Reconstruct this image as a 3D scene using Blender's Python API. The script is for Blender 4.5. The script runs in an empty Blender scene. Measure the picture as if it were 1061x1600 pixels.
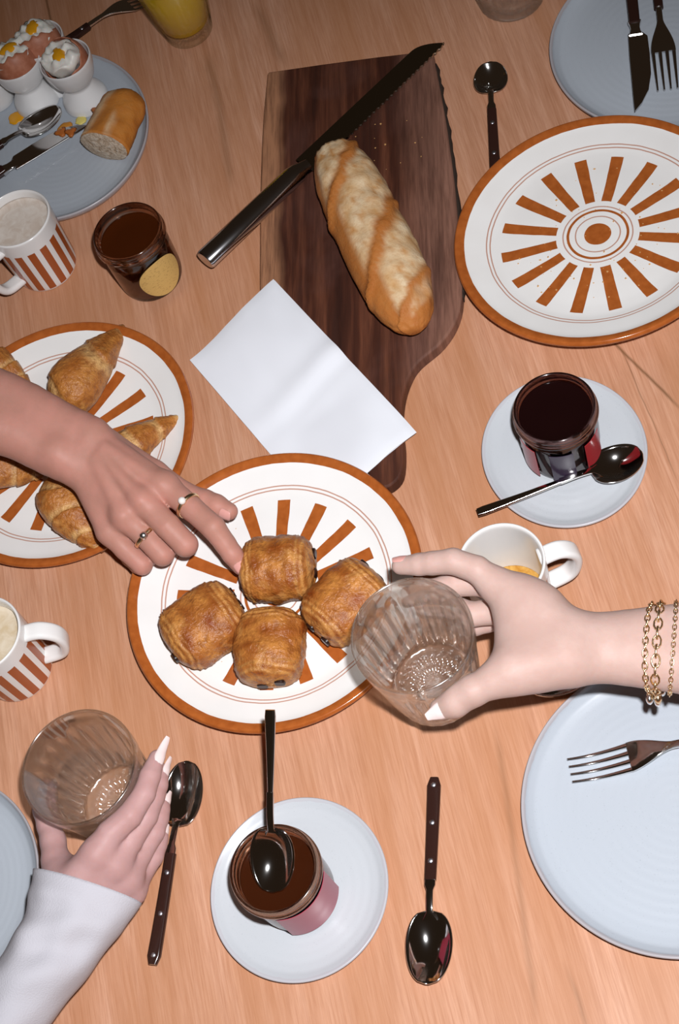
import bpy, bmesh, math, random
import numpy as np
from mathutils import Vector, Matrix, noise

# ------------------------------------------------------------------ camera
C = bpy.context.scene.collection
SC = bpy.context.scene
FPX = 2495.12                      # focal length in pixels of the 1061 x 1600 frame
CAM_R = Vector((0.96601, 0.11720, -0.23030))
TILT, PHI, CAM_H = math.radians(30.5666), math.radians(63.0691), 1.15732
_n = np.array([math.sin(TILT)*math.cos(PHI), math.sin(TILT)*math.sin(PHI), math.cos(TILT)])
_up = np.array([0, -1.0, 0]); _y = _up - _n*(_up @ _n); _y /= np.linalg.norm(_y)
_x = np.cross(_y, -_n)
RW = np.array([_x, _y, -_n])       # world = RW @ camera vector (right, down, forward)
CAMP = np.array([0.3473, -0.5887, CAM_H])
cam_data = bpy.data.cameras.new('camera')
cam_data.sensor_fit = 'VERTICAL'; cam_data.sensor_height = 36.0
cam_data.lens = FPX*36.0/1600.0
cam_data.clip_start = 0.01
cam = bpy.data.objects.new('camera', cam_data); C.objects.link(cam)
m = Matrix.Identity(4)
for i in range(3):
    m[i][0] = RW[i, 0]; m[i][1] = -RW[i, 1]; m[i][2] = -RW[i, 2]; m[i][3] = CAMP[i]
cam.matrix_world = m
SC.camera = cam

# ------------------------------------------------------------------ world, flash, exposure
SC.view_settings.view_transform = 'Standard'
SC.view_settings.look = 'None'
SC.view_settings.gamma = 1.0
SC.view_settings.use_curve_mapping = False
SC.view_settings.exposure = 0.0
world = bpy.data.worlds.new('dim_room'); SC.world = world
world.use_nodes = True
world.node_tree.nodes['Background'].inputs[0].default_value = (1.0, 0.62, 0.38, 1)
world.node_tree.nodes['Background'].inputs[1].default_value = 0.020
# the camera's own flash, a hand's breadth above and right of the lens
fl = bpy.data.lights.new('camera_flash', 'SPOT')
fl.energy = 96.0; fl.color = (0.985, 0.98, 1.0); fl.shadow_soft_size = 0.016
fl.spot_size = math.radians(75); fl.spot_blend = 1.0
flo = bpy.data.objects.new('camera_flash', fl); C.objects.link(flo)
flo.location = Vector(CAMP) + Vector(RW @ np.array([0.035, -0.080, 0.0]))
_aim = RW @ np.array([(640-530.5)/FPX, (1220-800.0)/FPX, 1.0])      # the flash head points a little below the picture's middle
flo.rotation_euler = Vector(_aim).to_track_quat('-Z', 'Y').to_euler()


def at(px, py, z=0.0):
    v = RW @ np.array([px - 530.5, py - 800.0, FPX])
    s = (z - CAMP[2])/v[2]
    return Vector(CAMP + v*s)


def raw(x, y, z=0.0):
    return Vector((x + 0.3473, y - 0.5887, z))


def ang(p, q, z=0.0):
    d = at(q[0], q[1], z) - at(p[0], p[1], z)
    return math.atan2(d.y, d.x)


# ------------------------------------------------------------------ object helpers
def tag(o, label=None, cat=None, group=None, kind=None):
    if label: o['label'] = label
    if cat: o['category'] = cat
    if group: o['group'] = group
    if kind: o['kind'] = kind
    return o


def empty(name, loc=(0, 0, 0), rot=(0, 0, 0)):
    o = bpy.data.objects.new(name, None); C.objects.link(o)
    o.location = loc; o.rotation_euler = rot; o.empty_display_size = 0.02
    return o


def link_mesh(name, me, mat, parent=None, loc=None, rot=None):
    o = bpy.data.objects.new(name, me); C.objects.link(o)
    if mat and not me.materials: me.materials.append(mat)
    if parent: o.parent = parent
    if loc is not None: o.location = loc
    if rot is not None: o.rotation_euler = rot
    return o


def mk(name, V, F, mat, parent=None, smooth=True, loc=None, rot=None, cols=None, auto=None):
    me = bpy.data.meshes.new(name)
    me.from_pydata([tuple(v) for v in V], [], [tuple(f) for f in F])
    bm = bmesh.new(); bm.from_mesh(me)
    bmesh.ops.recalc_face_normals(bm, faces=bm.faces)
    bm.to_mesh(me); bm.free()
    if smooth:
        me.polygons.foreach_set('use_smooth', [True]*len(me.polygons))
        if auto is not None: me.set_sharp_from_angle(angle=math.radians(auto))
    if cols is not None:
        ca = me.color_attributes.new('crust', 'FLOAT_COLOR', 'POINT')
        arr = np.ones((len(V), 4), np.float32); arr[:, :3] = np.asarray(cols)
        ca.data.foreach_set('color', arr.ravel())
    return link_mesh(name, me, mat, parent, loc, rot)


def lathe(prof, n=96, rfun=None, zfun=None):
    """closed or open profile [(r, z)] spun round z; r == 0 makes a pole"""
    V, F, rows = [], [], []
    for (r, z) in prof:
        if r <= 1e-7:
            rows.append([len(V)]); V.append((0, 0, z))
        else:
            row = []
            for i in range(n):
                a = 2*math.pi*i/n
                rr = rfun(r, z, a) if rfun else r
                row.append(len(V)); V.append((rr*math.cos(a), rr*math.sin(a), zfun(r, z, a) if zfun else z))
            rows.append(row)
    for a, b in zip(rows[:-1], rows[1:]):
        for i in range(n):
            j = (i+1) % n
            if len(a) == 1 and len(b) == 1: continue
            if len(a) == 1: F.append((a[0], b[i], b[j]))
            elif len(b) == 1: F.append((a[i], b[0], a[j]))
            else: F.append((a[i], b[i], b[j], a[j]))
    return V, F


def cm(prof): return [(r*0.01, z*0.01) for r, z in prof]


def round_prof(prof, steps=4, frac=0.35):
    """soften the corners of a profile"""
    out = [prof[0]]
    for p, q, r in zip(prof[:-2], prof[1:-1], prof[2:]):
        a = (q[0]+(p[0]-q[0])*frac, q[1]+(p[1]-q[1])*frac)
        b = (q[0]+(r[0]-q[0])*frac, q[1]+(r[1]-q[1])*frac)
        for i in range(steps+1):
            t = i/steps
            out.append(((1-t)**2*a[0]+2*t*(1-t)*q[0]+t*t*b[0], (1-t)**2*a[1]+2*t*(1-t)*q[1]+t*t*b[1]))
    out.append(prof[-1])
    return out


def spline(pts, n):
    """Catmull-Rom through tuples of any length"""
    P = [np.array(p, float) for p in pts]
    P = [2*P[0]-P[1]] + P + [2*P[-1]-P[-2]]
    out = []; segs = len(P)-3
    for i in range(n):
        u = i/(n-1)*segs; k = min(int(u), segs-1); t = u-k
        a, b, c, d = P[k:k+4]
        out.append(0.5*((2*b)+(-a+c)*t+(2*a-5*b+4*c-d)*t*t+(-a+3*b-3*c+d)*t**3))
    return out


def sweep(pts, sec, up=(0, 0, 1), cap=True):
    """sweep: pts list of Vector; sec(i) -> list of (side, up) offsets"""
    V, F, rows = [], [], []
    n = len(pts)
    for i in range(n):
        t = (pts[min(i+1, n-1)] - pts[max(i-1, 0)]).normalized()
        u = Vector(up); s = t.cross(u)
        if s.length < 1e-6: s = t.cross(Vector((1, 0, 0)))
        s.normalize(); u = s.cross(t).normalized()
        row = []
        for (a, b) in sec(i):
            row.append(len(V)); V.append(pts[i] + s*a + u*b)
        rows.append(row)
    k = len(rows[0])
    for a, b in zip(rows[:-1], rows[1:]):
        for i in range(k):
            j = (i+1) % k
            F.append((a[i], b[i], b[j], a[j]))
    if cap:
        F.append(tuple(reversed(rows[0]))); F.append(tuple(rows[-1]))
    return V, F


def circ(r, n=12, sx=1.0, sy=1.0):
    return [(r*sx*math.cos(2*math.pi*i/n), r*sy*math.sin(2*math.pi*i/n)) for i in range(n)]


def rrect(w, h, r, k=3):
    """rounded rectangle section, full width w, height h"""
    out = []
    r = min(r, w/2*0.999, h/2*0.999)
    for cx, cy, a0 in ((w/2-r, h/2-r, 0), (-w/2+r, h/2-r, 90), (-w/2+r, -h/2+r, 180), (w/2-r, -h/2+r, 270)):
        for i in range(k+1):
            a = math.radians(a0+90*i/k)
            out.append((cx+r*math.cos(a), cy+r*math.sin(a)))
    return out


def bevel(o, w, seg=2):
    b = o.modifiers.new('bevel', 'BEVEL'); b.width = w; b.segments = seg; b.limit_method = 'ANGLE'
    b.angle_limit = math.radians(35)
    return o


def disc_rivet(name, mat, parent, loc, r=0.0022, h=0.0008):
    V, F = lathe([(0, h), (r*0.6, h*0.9), (r, h*0.3), (r, -h), (0, -h)], 12)
    return mk(name, V, F, mat, parent, loc=loc)


# ------------------------------------------------------------------ material helpers
def mat(name, col=(0.8, 0.8, 0.8), rough=0.5, metal=0.0, spec=0.5, trans=0.0, ior=1.45, sss=0.0, coat=0.0):
    M = bpy.data.materials.new(name); M.use_nodes = True
    b = M.node_tree.nodes['Principled BSDF']
    b.inputs['Base Color'].default_value = (*col, 1)
    b.inputs['Roughness'].default_value = rough
    b.inputs['Metallic'].default_value = metal
    b.inputs['Specular IOR Level'].default_value = spec
    b.inputs['Transmission Weight'].default_value = trans
    b.inputs['IOR'].default_value = ior
    if sss:
        b.inputs['Subsurface Weight'].default_value = sss
        b.inputs['Subsurface Radius'].default_value = (1.0, 0.35, 0.2)
        b.inputs['Subsurface Scale'].default_value = 0.006
    if coat:
        b.inputs['Coat Weight'].default_value = coat
        b.inputs['Coat Roughness'].default_value = 0.06
    return M


class NT:
    """small node-building helper"""
    def __init__(s, M):
        s.t = M.node_tree; s.b = s.t.nodes['Principled BSDF']
        s.coord = s.t.nodes.new('ShaderNodeTexCoord')

    def math(s, op, a, b=None, c=None, clamp=False):
        n = s.t.nodes.new('ShaderNodeMath'); n.operation = op; n.use_clamp = clamp
        for i, v in enumerate((a, b, c)):
            if v is None: continue
            if isinstance(v, (int, float)): n.inputs[i].default_value = v
            else: s.t.links.new(v, n.inputs[i])
        return n.outputs[0]

    def mapping(s, scale=(1, 1, 1), rot=(0, 0, 0), loc=(0, 0, 0), src=None):
        n = s.t.nodes.new('ShaderNodeMapping')
        n.inputs['Scale'].default_value = scale; n.inputs['Rotation'].default_value = rot
        n.inputs['Location'].default_value = loc
        s.t.links.new(src or s.coord.outputs['Object'], n.inputs['Vector'])
        return n.outputs[0]

    def noise(s, vec, scale=5, detail=3, rough=0.5, dist=0.0):
        n = s.t.nodes.new('ShaderNodeTexNoise')
        n.inputs['Scale'].default_value = scale; n.inputs['Detail'].default_value = detail
        n.inputs['Roughness'].default_value = rough; n.inputs['Distortion'].default_value = dist
        s.t.links.new(vec, n.inputs['Vector'])
        return n.outputs[0]

    def ramp(s, fac, stops):
        n = s.t.nodes.new('ShaderNodeValToRGB')
        while len(n.color_ramp.elements) < len(stops): n.color_ramp.elements.new(0.5)
        for e, (p, c) in zip(n.color_ramp.elements, stops):
            e.position = p; e.color = (*c, 1)
        s.t.links.new(fac, n.inputs[0])
        return n.outputs[0]

    def mix(s, fac, a, b, mode='MIX'):
        n = s.t.nodes.new('ShaderNodeMix'); n.data_type = 'RGBA'; n.blend_type = mode
        for sock, v in ((n.inputs[0], fac), (n.inputs[6], a), (n.inputs[7], b)):
            if isinstance(v, (int, float)): sock.default_value = v
            elif isinstance(v, tuple): sock.default_value = (*v, 1)
            else: s.t.links.new(v, sock)
        return n.outputs[2]

    def sep(s, vec):
        n = s.t.nodes.new('ShaderNodeSeparateXYZ'); s.t.links.new(vec, n.inputs[0])
        return n.outputs

    def color(s, c): s.t.links.new(c, s.b.inputs['Base Color'])

    def bump(s, h, strength=0.3, dist=0.001):
        n = s.t.nodes.new('ShaderNodeBump')
        n.inputs['Strength'].default_value = strength; n.inputs['Distance'].default_value = dist
        s.t.links.new(h, n.inputs['Height']); s.t.links.new(n.outputs[0], s.b.inputs['Normal'])

    def attr(s, name='crust'):
        n = s.t.nodes.new('ShaderNodeVertexColor'); n.layer_name = name
        return n.outputs[0]


GRAIN = math.radians(-70.5)


STREAKS = [([(930, 505), (985, 560), (1075, 650)], 0.0022, 0.85), ([(962, 530), (1003, 620), (1061, 760)], 0.0009, 0.6),
           ([(322, 80), (345, 180), (362, 300)], 0.007, 0.35), ([(395, 0), (425, 60), (450, 110)], 0.009, 0.35), ([(70, -40), (74, 10), (90, 60)], 0.0022, 0.8),
           ([(905, 560), (925, 620), (960, 700)], 0.0009, 0.35), ([(770, 1130), (800, 1300), (840, 1600)], 0.004, 0.3), ([(880, 1500), (905, 1560), (925, 1640)], 0.003, 0.35)]


def wood_table():
    M = mat('cherry_wood', rough=0.42, spec=0.35); N = NT(M)
    v = N.mapping((1, 1, 1))
    big = N.noise(N.mapping((9, 1.1, 1), src=v), 2.0, 3, 0.5, 0.4)
    mid = N.noise(N.mapping((60, 3.0, 1), src=v), 2.0, 4, 0.6, 0.3)
    fine = N.noise(N.mapping((420, 14, 1), src=v), 2.0, 3, 0.65)
    c = N.ramp(mid, [(0.25, (0.47, 0.225, 0.125)), (0.5, (0.575, 0.30, 0.185)), (0.78, (0.65, 0.37, 0.25))])
    c = N.mix(N.ramp(fine, [(0.3, (0.55, 0.55, 0.55)), (0.62, (0, 0, 0))]), c, (0.36, 0.145, 0.07))
    c = N.mix(N.ramp(big, [(0.36, (0.55, 0.55, 0.55)), (0.56, (0, 0, 0))]), c, (0.44, 0.19, 0.085))
    # a few long dark mineral streaks, each where it runs in the wood
    x, y, z = N.sep(v)
    ca, sa = math.cos(math.radians(19.5)), math.sin(math.radians(19.5))
    for pts, wd, st in STREAKS:
        Q = [at(px, py) for px, py in pts]
        Q = [(q.x*ca+q.y*sa, -q.x*sa+q.y*ca) for q in Q]
        co = np.polyfit([q[1] for q in Q], [q[0] for q in Q], 2)
        xc = N.math('ADD', N.math('MULTIPLY', N.math('ADD', N.math('MULTIPLY', y, float(co[0])), float(co[1])), y), float(co[2]))
        wob = N.math('MULTIPLY', N.math('SUBTRACT', N.noise(N.mapping((1, 9, 1), loc=(0, st*17, 0), src=v), 2.0, 2), 0.5), 0.006)
        d = N.math('ABSOLUTE', N.math('SUBTRACT', N.math('ADD', x, wob), xc))
        core = N.math('SUBTRACT', 1.0, N.math('DIVIDE', d, wd), clamp=True)
        lo, hi = min(q[1] for q in Q), max(q[1] for q in Q)
        g1 = N.math('MULTIPLY', N.math('SUBTRACT', y, lo), 40, clamp=True); g2 = N.math('MULTIPLY', N.math('SUBTRACT', hi, y), 40, clamp=True)
        k = N.math('MULTIPLY', N.math('MULTIPLY', core, st), N.math('MULTIPLY', g1, g2))
        c = N.mix(k, c, (0.16, 0.075, 0.03))
    N.color(c); N.bump(fine, 0.12, 0.0006)
    return M


def walnut():
    M = mat('walnut_board', rough=0.55, spec=0.25); N = NT(M)
    v = N.coord.outputs['Object']
    s = N.noise(N.mapping((42, 3.0, 5)), 1.6, 4, 0.6, 0.4)
    f = N.noise(N.mapping((260, 16, 20)), 1.6, 3, 0.6)
    b = N.noise(N.mapping((11, 6, 4), loc=(0.4, 0.9, 0)), 1.5, 3, 0.55, 0.6)
    c = N.ramp(s, [(0.28, (0.020, 0.007, 0.005)), (0.48, (0.058, 0.018, 0.010)), (0.64, (0.125, 0.042, 0.022)), (0.8, (0.21, 0.085, 0.045))])
    c = N.mix(N.ramp(b, [(0.46, (0, 0, 0)), (0.66, (0.6, 0.6, 0.6))]), c, (0.11, 0.047, 0.036))
    x = N.sep(v)[0]
    wob = N.math('MULTIPLY', N.math('SUBTRACT', N.noise(N.mapping((3, 14, 3)), 1.2, 2), 0.5), 0.02)
    xx = N.math('ADD', x, wob)
    sapr = N.math('MULTIPLY', N.math('SUBTRACT', xx, 0.034), 26, clamp=True)
    sapl = N.math('MULTIPLY', N.math('SUBTRACT', -0.071, xx), 90, clamp=True)
    c = N.mix(N.math('MULTIPLY', sapr, N.ramp(s, [(0.35, (0.35, 0.35, 0.35)), (0.62, (0.95, 0.95, 0.95))])), c, (0.27, 0.135, 0.095))
    c = N.mix(N.math('MULTIPLY', sapl, 0.85), c, (0.42, 0.20, 0.105))
    c = N.mix(N.ramp(f, [(0.3, (0.5, 0.5, 0.5)), (0.6, (0, 0, 0))]), c, (0.04, 0.015, 0.01))
    N.color(c); N.bump(f, 0.25, 0.0006)
    return M


def plate_paint():
    """cream glaze with sun-wheel painting: rim band, rings, sixteen spokes"""
    M = mat('painted_glaze', rough=0.16, spec=0.5, coat=0.25); N = NT(M)
    v0 = N.coord.outputs['Object']
    nz = N.t.nodes.new('ShaderNodeTexNoise'); nz.inputs['Scale'].default_value = 60
    N.t.links.new(v0, nz.inputs['Vector'])
    add = N.t.nodes.new('ShaderNodeVectorMath'); add.operation = 'MULTIPLY_ADD'
    N.t.links.new(nz.outputs['Color'], add.inputs[0]); add.inputs[1].default_value = (0.0011, 0.0011, 0); N.t.links.new(v0, add.inputs[2])
    x, y, z = N.sep(add.outputs[0])
    r = N.math('SQRT', N.math('ADD', N.math('MULTIPLY', x, x), N.math('MULTIPLY', y, y)))
    a = N.math('ARCTAN2', y, x)
    k = 2*math.pi/16
    am = N.math('SUBTRACT', N.math('MODULO', N.math('ADD', a, 20*math.pi + k/2), k), k/2)
    off = N.math('ABSOLUTE', N.math('MULTIPLY', r, N.math('SINE', am)))
    half = N.math('ADD', 0.0037, N.math('MULTIPLY', r, 0.022))
    spoke = N.math('MULTIPLY', N.math('LESS_THAN', off, half),
                   N.math('MULTIPLY', N.math('GREATER_THAN', r, 0.0365), N.math('LESS_THAN', r, 0.0855)))

    def ring(r0, w): return N.math('LESS_THAN', N.math('ABSOLUTE', N.math('SUBTRACT', r, r0)), w)
    dark = N.math('MAXIMUM', spoke, N.math('GREATER_THAN', r, 0.1165))
    dark = N.math('MAXIMUM', dark, N.math('LESS_THAN', r, 0.0118))
    dark = N.math('MAXIMUM', dark, ring(0.0262, 0.0012))
    thin = N.math('MAXIMUM', ring(0.0975, 0.00055), ring(0.0945, 0.00055))
    thin = N.math('MAXIMUM', thin, N.math('MAXIMUM', ring(0.0305, 0.0006), ring(0.0195, 0.0006)))
    mott = N.noise(v0, 140, 3)
    white = N.ramp(N.noise(v0, 25, 2), [(0.3, (0.80, 0.785, 0.765)), (0.7, (0.835, 0.825, 0.81))])
    brown = N.ramp(mott, [(0.3, (0.33, 0.083, 0.016)), (0.7, (0.42, 0.115, 0.024))])
    c = N.mix(N.math('MULTIPLY', thin, 0.75), white, (0.42, 0.13, 0.045))
    c = N.mix(dark, c, brown)
    N.color(c)
    return M


def stoneware(name, col, rimcol, rin):
    M = mat(name, rough=0.28, spec=0.45); N = NT(M)
    v = N.coord.outputs['Object']
    x, y, z = N.sep(v)
    r = N.math('SQRT', N.math('ADD', N.math('MULTIPLY', x, x), N.math('MULTIPLY', y, y)))
    speck = N.ramp(N.noise(v, 900, 2), [(0.66, (0, 0, 0)), (0.74, (0.35, 0.35, 0.35))])
    base = N.mix(speck, col, tuple(c*0.55 for c in col))
    rings = N.math('SINE', N.math('MULTIPLY', r, 900))
    N.color(N.mix(N.math('GREATER_THAN', N.math('ADD', r, N.math('MULTIPLY', N.noise(v, 120, 2), 0.002)), rin+0.001), base, rimcol))
    N.bump(rings, 0.06, 0.0006)
    return M


def skin(name, col, col2):
    M = mat(name, rough=0.50, spec=0.28, sss=0.35); N = NT(M)
    v = N.coord.outputs['Object']
    n1 = N.noise(v, 45, 3, 0.6); n2 = N.noise(v, 700, 3, 0.6)
    N.color(N.mix(N.ramp(n1, [(0.38, (0, 0, 0)), (0.66, (1, 1, 1))]), col, col2))
    wr = N.noise(v, 220, 4, 0.65)
    N.bump(N.math('ADD', N.math('MULTIPLY', n2, 0.5), wr), 0.22, 0.0008)
    return M


def pastry(name='golden_pastry', rough=0.36):
    M = mat(name, rough=rough, spec=0.45); N = NT(M)
    v = N.coord.outputs['Object']
    a = N.attr()
    fl_ = N.noise(v, 160, 4, 0.65); bl = N.noise(v, 60, 3, 0.6, 0.6)
    c = N.mix(N.ramp(fl_, [(0.35, (0.7, 0.7, 0.7)), (0.58, (0, 0, 0))]), a, (0.22, 0.062, 0.012), 'MIX')
    c = N.mix(N.ramp(bl, [(0.54, (0, 0, 0)), (0.72, (0.5, 0.5, 0.5))]), c, (0.62, 0.32, 0.10))
    N.color(c); N.bump(N.math('ADD', fl_, N.math('MULTIPLY', N.noise(v, 420, 3), 0.5)), 0.8, 0.0022)
    return M


def glass_mat(name, tint=(1, 1, 1), clear=0.5, sheen=0.0):
    """glass: refraction, with part of the light let straight through and a faint soft gloss"""
    M = bpy.data.materials.new(name); M.use_nodes = True
    t = M.node_tree; b = t.nodes['Principled BSDF']; out = t.nodes['Material Output']
    b.inputs['Base Color'].default_value = (*tint, 1); b.inputs['Transmission Weight'].default_value = 1
    b.inputs['Roughness'].default_value = 0.0; b.inputs['IOR'].default_value = 1.5
    tr = t.nodes.new('ShaderNodeBsdfTransparent'); tr.inputs[0].default_value = (*tint, 1)
    mx = t.nodes.new('ShaderNodeMixShader'); mx.inputs[0].default_value = clear
    t.links.new(b.outputs[0], mx.inputs[1]); t.links.new(tr.outputs[0], mx.inputs[2])
    last = mx
    if sheen:
        g = t.nodes.new('ShaderNodeBsdfGlossy'); g.inputs['Roughness'].default_value = 0.14
        m2 = t.nodes.new('ShaderNodeMixShader'); m2.inputs[0].default_value = sheen
        t.links.new(mx.outputs[0], m2.inputs[1]); t.links.new(g.outputs[0], m2.inputs[2]); last = m2
    t.links.new(last.outputs[0], out.inputs[0])
    return M


M_TABLE = wood_table()
M_BOARD = walnut()
M_PLATE = plate_paint()
M_GREY = stoneware('bluish_stoneware', (0.425, 0.465, 0.515), (0.40, 0.38, 0.40), 0.1085)
M_SAUCER = stoneware('pale_stoneware', (0.495, 0.52, 0.55), (0.47, 0.47, 0.50), 0.0665)
M_CHROME = mat('polished_steel', (0.72, 0.71, 0.70), 0.08, 1.0)
M_BRUSH = mat('satin_steel', (0.62, 0.62, 0.63), 0.2, 1.0)
M_BLADE = mat('dark_blade_steel', (0.42, 0.40, 0.33), 0.16, 1.0)
M_RESIN = mat('brown_black_resin', (0.030, 0.012, 0.009), 0.18, 0.0, 0.5)
M_RIVET = mat('dull_rivet', (0.55, 0.55, 0.60), 0.35, 1.0)
M_GLASS = glass_mat('clear_glass', (0.99, 1.0, 0.985), 0.50, 0.15)
M_JARGLASS = glass_mat('brown_jar_glass', (0.58, 0.38, 0.28), 0.25, 0.05)
M_JARGLASS2 = glass_mat('dark_jar_glass', (0.36, 0.22, 0.21), 0.25, 0.05)
M_GOLD = mat('gold', (0.88, 0.66, 0.40), 0.28, 1.0)
M_SILVER = mat('silver', (0.85, 0.83, 0.81), 0.26, 1.0)
M_WHITE = mat('white_porcelain', (0.80, 0.80, 0.80), 0.2, 0.0, 0.5)
M_CREAMCUP = mat('cream_porcelain', (0.78, 0.765, 0.75), 0.2, 0.0, 0.5)
M_NAPKIN = mat('napkin_paper', (0.76, 0.78, 0.83), 0.9, 0.0, 0.1)
M_PASTRY = pastry()
M_CHOC = mat('chocolate', (0.018, 0.006, 0.004), 0.35)

# ================================================================== setting
V, F = [(-4, -4, 0), (4, -4, 0), (4, 4, 0), (-4, 4, 0)], [(0, 1, 2, 3)]
Mf = mat('floor_wood', (0.16, 0.085, 0.045), 0.5); Nf = NT(Mf)
Nf.color(Nf.ramp(Nf.noise(Nf.mapping((14, 1, 1)), 3, 4), [(0.3, (0.12, 0.06, 0.03)), (0.7, (0.2, 0.11, 0.06))]))
flr = mk('floor', V, F, Mf, smooth=False, loc=(0, 0, -0.75)); tag(flr, kind='structure')

table = empty('dining_table', (0, 0, -0.75), (0, 0, math.radians(19.5)))
tag(table, 'long cherry wood dining table under the whole breakfast', 'table')


def slab(name, w, d, z0, z1, mt, parent, cx=0, cy=0, bv=0.004):
    V = [(cx+sx*w/2, cy+sy*d/2, z) for z in (z0, z1) for sx, sy in ((-1, -1), (1, -1), (1, 1), (-1, 1))]
    F = [(3, 2, 1, 0), (4, 5, 6, 7), (0, 1, 5, 4), (1, 2, 6, 5), (2, 3, 7, 6), (3, 0, 4, 7)]
    o = mk(name, V, F, mt, parent, smooth=False)
    return bevel(o, bv) if bv else o


slab('tabletop', 1.9, 2.6, 0.715, 0.75, M_TABLE, table)
for sx in (-1, 1):
    for sy in (-1, 1):
        slab('leg', 0.08, 0.08, 0, 0.715, M_TABLE, table, sx*0.85, sy*1.2)

# ================================================================== plates
SUN = round_prof(cm([(0, .75), (4, .75), (7.6, .78), (8.9, .95), (9.8, 1.22), (11.4, 1.68), (12.0, 1.98), (12.38, 2.03), (12.56, 1.75),
                     (12.4, 1.42), (11.8, 1.2), (9.6, .62), (8.4, .15), (8.1, 0), (7.7, 0), (7.5, .22), (4, .3), (0, .3)]), 3, 0.3)
sunV, sunF = lathe(SUN, 160)


def sun_plate(cx, cy, rz, label, n=None, z=0.0, sc=(1, 1)):
    o = mk('dinner_plate', sunV, sunF, M_PLATE)
    if n is None: n = Vector((0, 0, 1))
    q = Vector((0, 0, 1)).rotation_difference(n)
    o.matrix_world = Matrix.Translation(raw(cx, cy, z)) @ q.to_matrix().to_4x4() @ Matrix.Rotation(rz, 4, 'Z') @ Matrix.Diagonal((sc[0], sc[1], 1, 1))
    return tag(o, label, 'plate', 'sun wheel plates')


nR = Vector((-0.0531, 0.0342, 1)).normalized()
sun_plate(-0.38959, 0.50931, math.radians(93), 'cream plate with brown sun wheel under the four chocolate pastries', z=0.0028)
plR = sun_plate(-0.14265, 0.85277, math.radians(103.2), 'empty cream plate with brown sun wheel, only crumbs on it', nR, 0.0085)
sun_plate(-0.60898, 0.65170, math.radians(84), 'cream plate with brown sun wheel holding croissants under the reaching arm')

GREY = round_prof(cm([(0, .62), (5, .62), (9.2, .66), (10.2, .85), (10.75, 1.25), (10.95, 1.55), (11.1, 1.62), (11.2, 1.5), (11.1, 1.1), (10.6, .4),
                      (9.6, .1), (8.8, 0), (8.4, 0), (8.2, .15), (4, .2), (0, .2)]), 3, 0.3)
greyV, greyF = lathe(GREY, 128)


def grey_plate(loc, label, sc=(1, 1), rz=0.0):
    o = mk('stoneware_plate', greyV, greyF, M_GREY, loc=loc, rot=(0, 0, rz))
    o.scale = (sc[0], sc[1], 1)
    return tag(o, label, 'plate', 'bluish stoneware plates')


grey_plate(raw(-0.0635, 0.3465), 'pale blue grey stoneware plate with one fork lying on it')
grey_plate(raw(-0.0862, 1.0760), 'pale blue grey stoneware plate with knife and fork, partly under the empty sun wheel plate')
grey_plate(raw(-0.6929, 1.0068), 'pale blue grey stoneware plate holding boiled eggs and a bread end', (0.89, 1.0), math.radians(33.6))
grey_plate(at(-110, 1388, 0.015) - Vector((0, 0, 0.015)), 'pale blue grey stoneware plate cut off beside the white sleeve', (0.82, 0.82))

SAUC = round_prof(cm([(0, .6), (3, .6), (5.4, .66), (6.2, .85), (6.7, 1.12), (6.88, 1.2), (6.98, 1.08), (6.9, .8), (6.4, .3), (5.2, 0),
                      (4.9, 0), (4.7, .15), (2, .2), (0, .2)]), 3, 0.3)
sauV, sauF = lathe(SAUC, 112)


def saucer(x, y, sc, rz, label):
    o = mk('saucer', sauV, sauF, M_SAUCER, loc=raw(x, y), rot=(0, 0, rz)); o.scale = (sc[0], sc[1], 1)
    return tag(o, label, 'saucer', 'saucers under the jam jars')


SAU_R = raw(-0.16092, 0.64042); SAU_B = raw(-0.33764, 0.26845)
saucer(-0.16092, 0.64042, (0.955, 1.046), -5.756, 'pale round saucer under the dark jam jar with a spoon across it')
saucer(-0.33764, 0.26845, (1.0, 0.985), 1.54, 'pale round saucer under the jam jar with the spoon standing in it')

# ================================================================== cutting board, napkin
BZ = 0.014
board_px = [(418, 112), (500, 100), (590, 88), (676, 78), (690, 150), (701, 215), (713, 310), (719, 400), (722, 460), (713, 500), (690, 535), (655, 565),
            (640, 588), (630, 620), (627, 660), (631, 700), (628, 738), (613, 757), (595, 762), (579, 750), (573, 720), (575, 680),
            (577, 640), (573, 612), (558, 590), (527, 569), (480, 543), (432, 510), (408, 470), (406, 380), (407, 290), (411, 190)]
board_px = board_px[:3] + [tuple(q) for q in spline(board_px[3:] + board_px[:1], 110)][:-1]
bpts = [at(x, y, BZ) for x, y in board_px]
bc = at(565, 320, 0); b_rot = ang((588, 90), (600, 740)) + math.pi/2
board = empty('cutting_board', bc, (0, 0, b_rot))
tag(board, 'dark walnut cutting board with a handle, baguette on it', 'cutting board')
Minv = (Matrix.Translation(bc) @ Matrix.Rotation(b_rot, 4, 'Z')).inverted()
loc2 = [Minv @ Vector((p.x, p.y, 0)) for p in bpts]
n = len(loc2)
V = [(p.x, p.y, 0.0) for p in loc2] + [(p.x, p.y, BZ) for p in loc2]
F = [tuple(reversed(range(n))), tuple(range(n, 2*n))] + [(i, (i+1) % n, n+(i+1) % n, n+i) for i in range(n)]
bb = mk('board_slab', V, F, M_BOARD, board, smooth=False); bevel(bb, 0.0022, 3)
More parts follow.
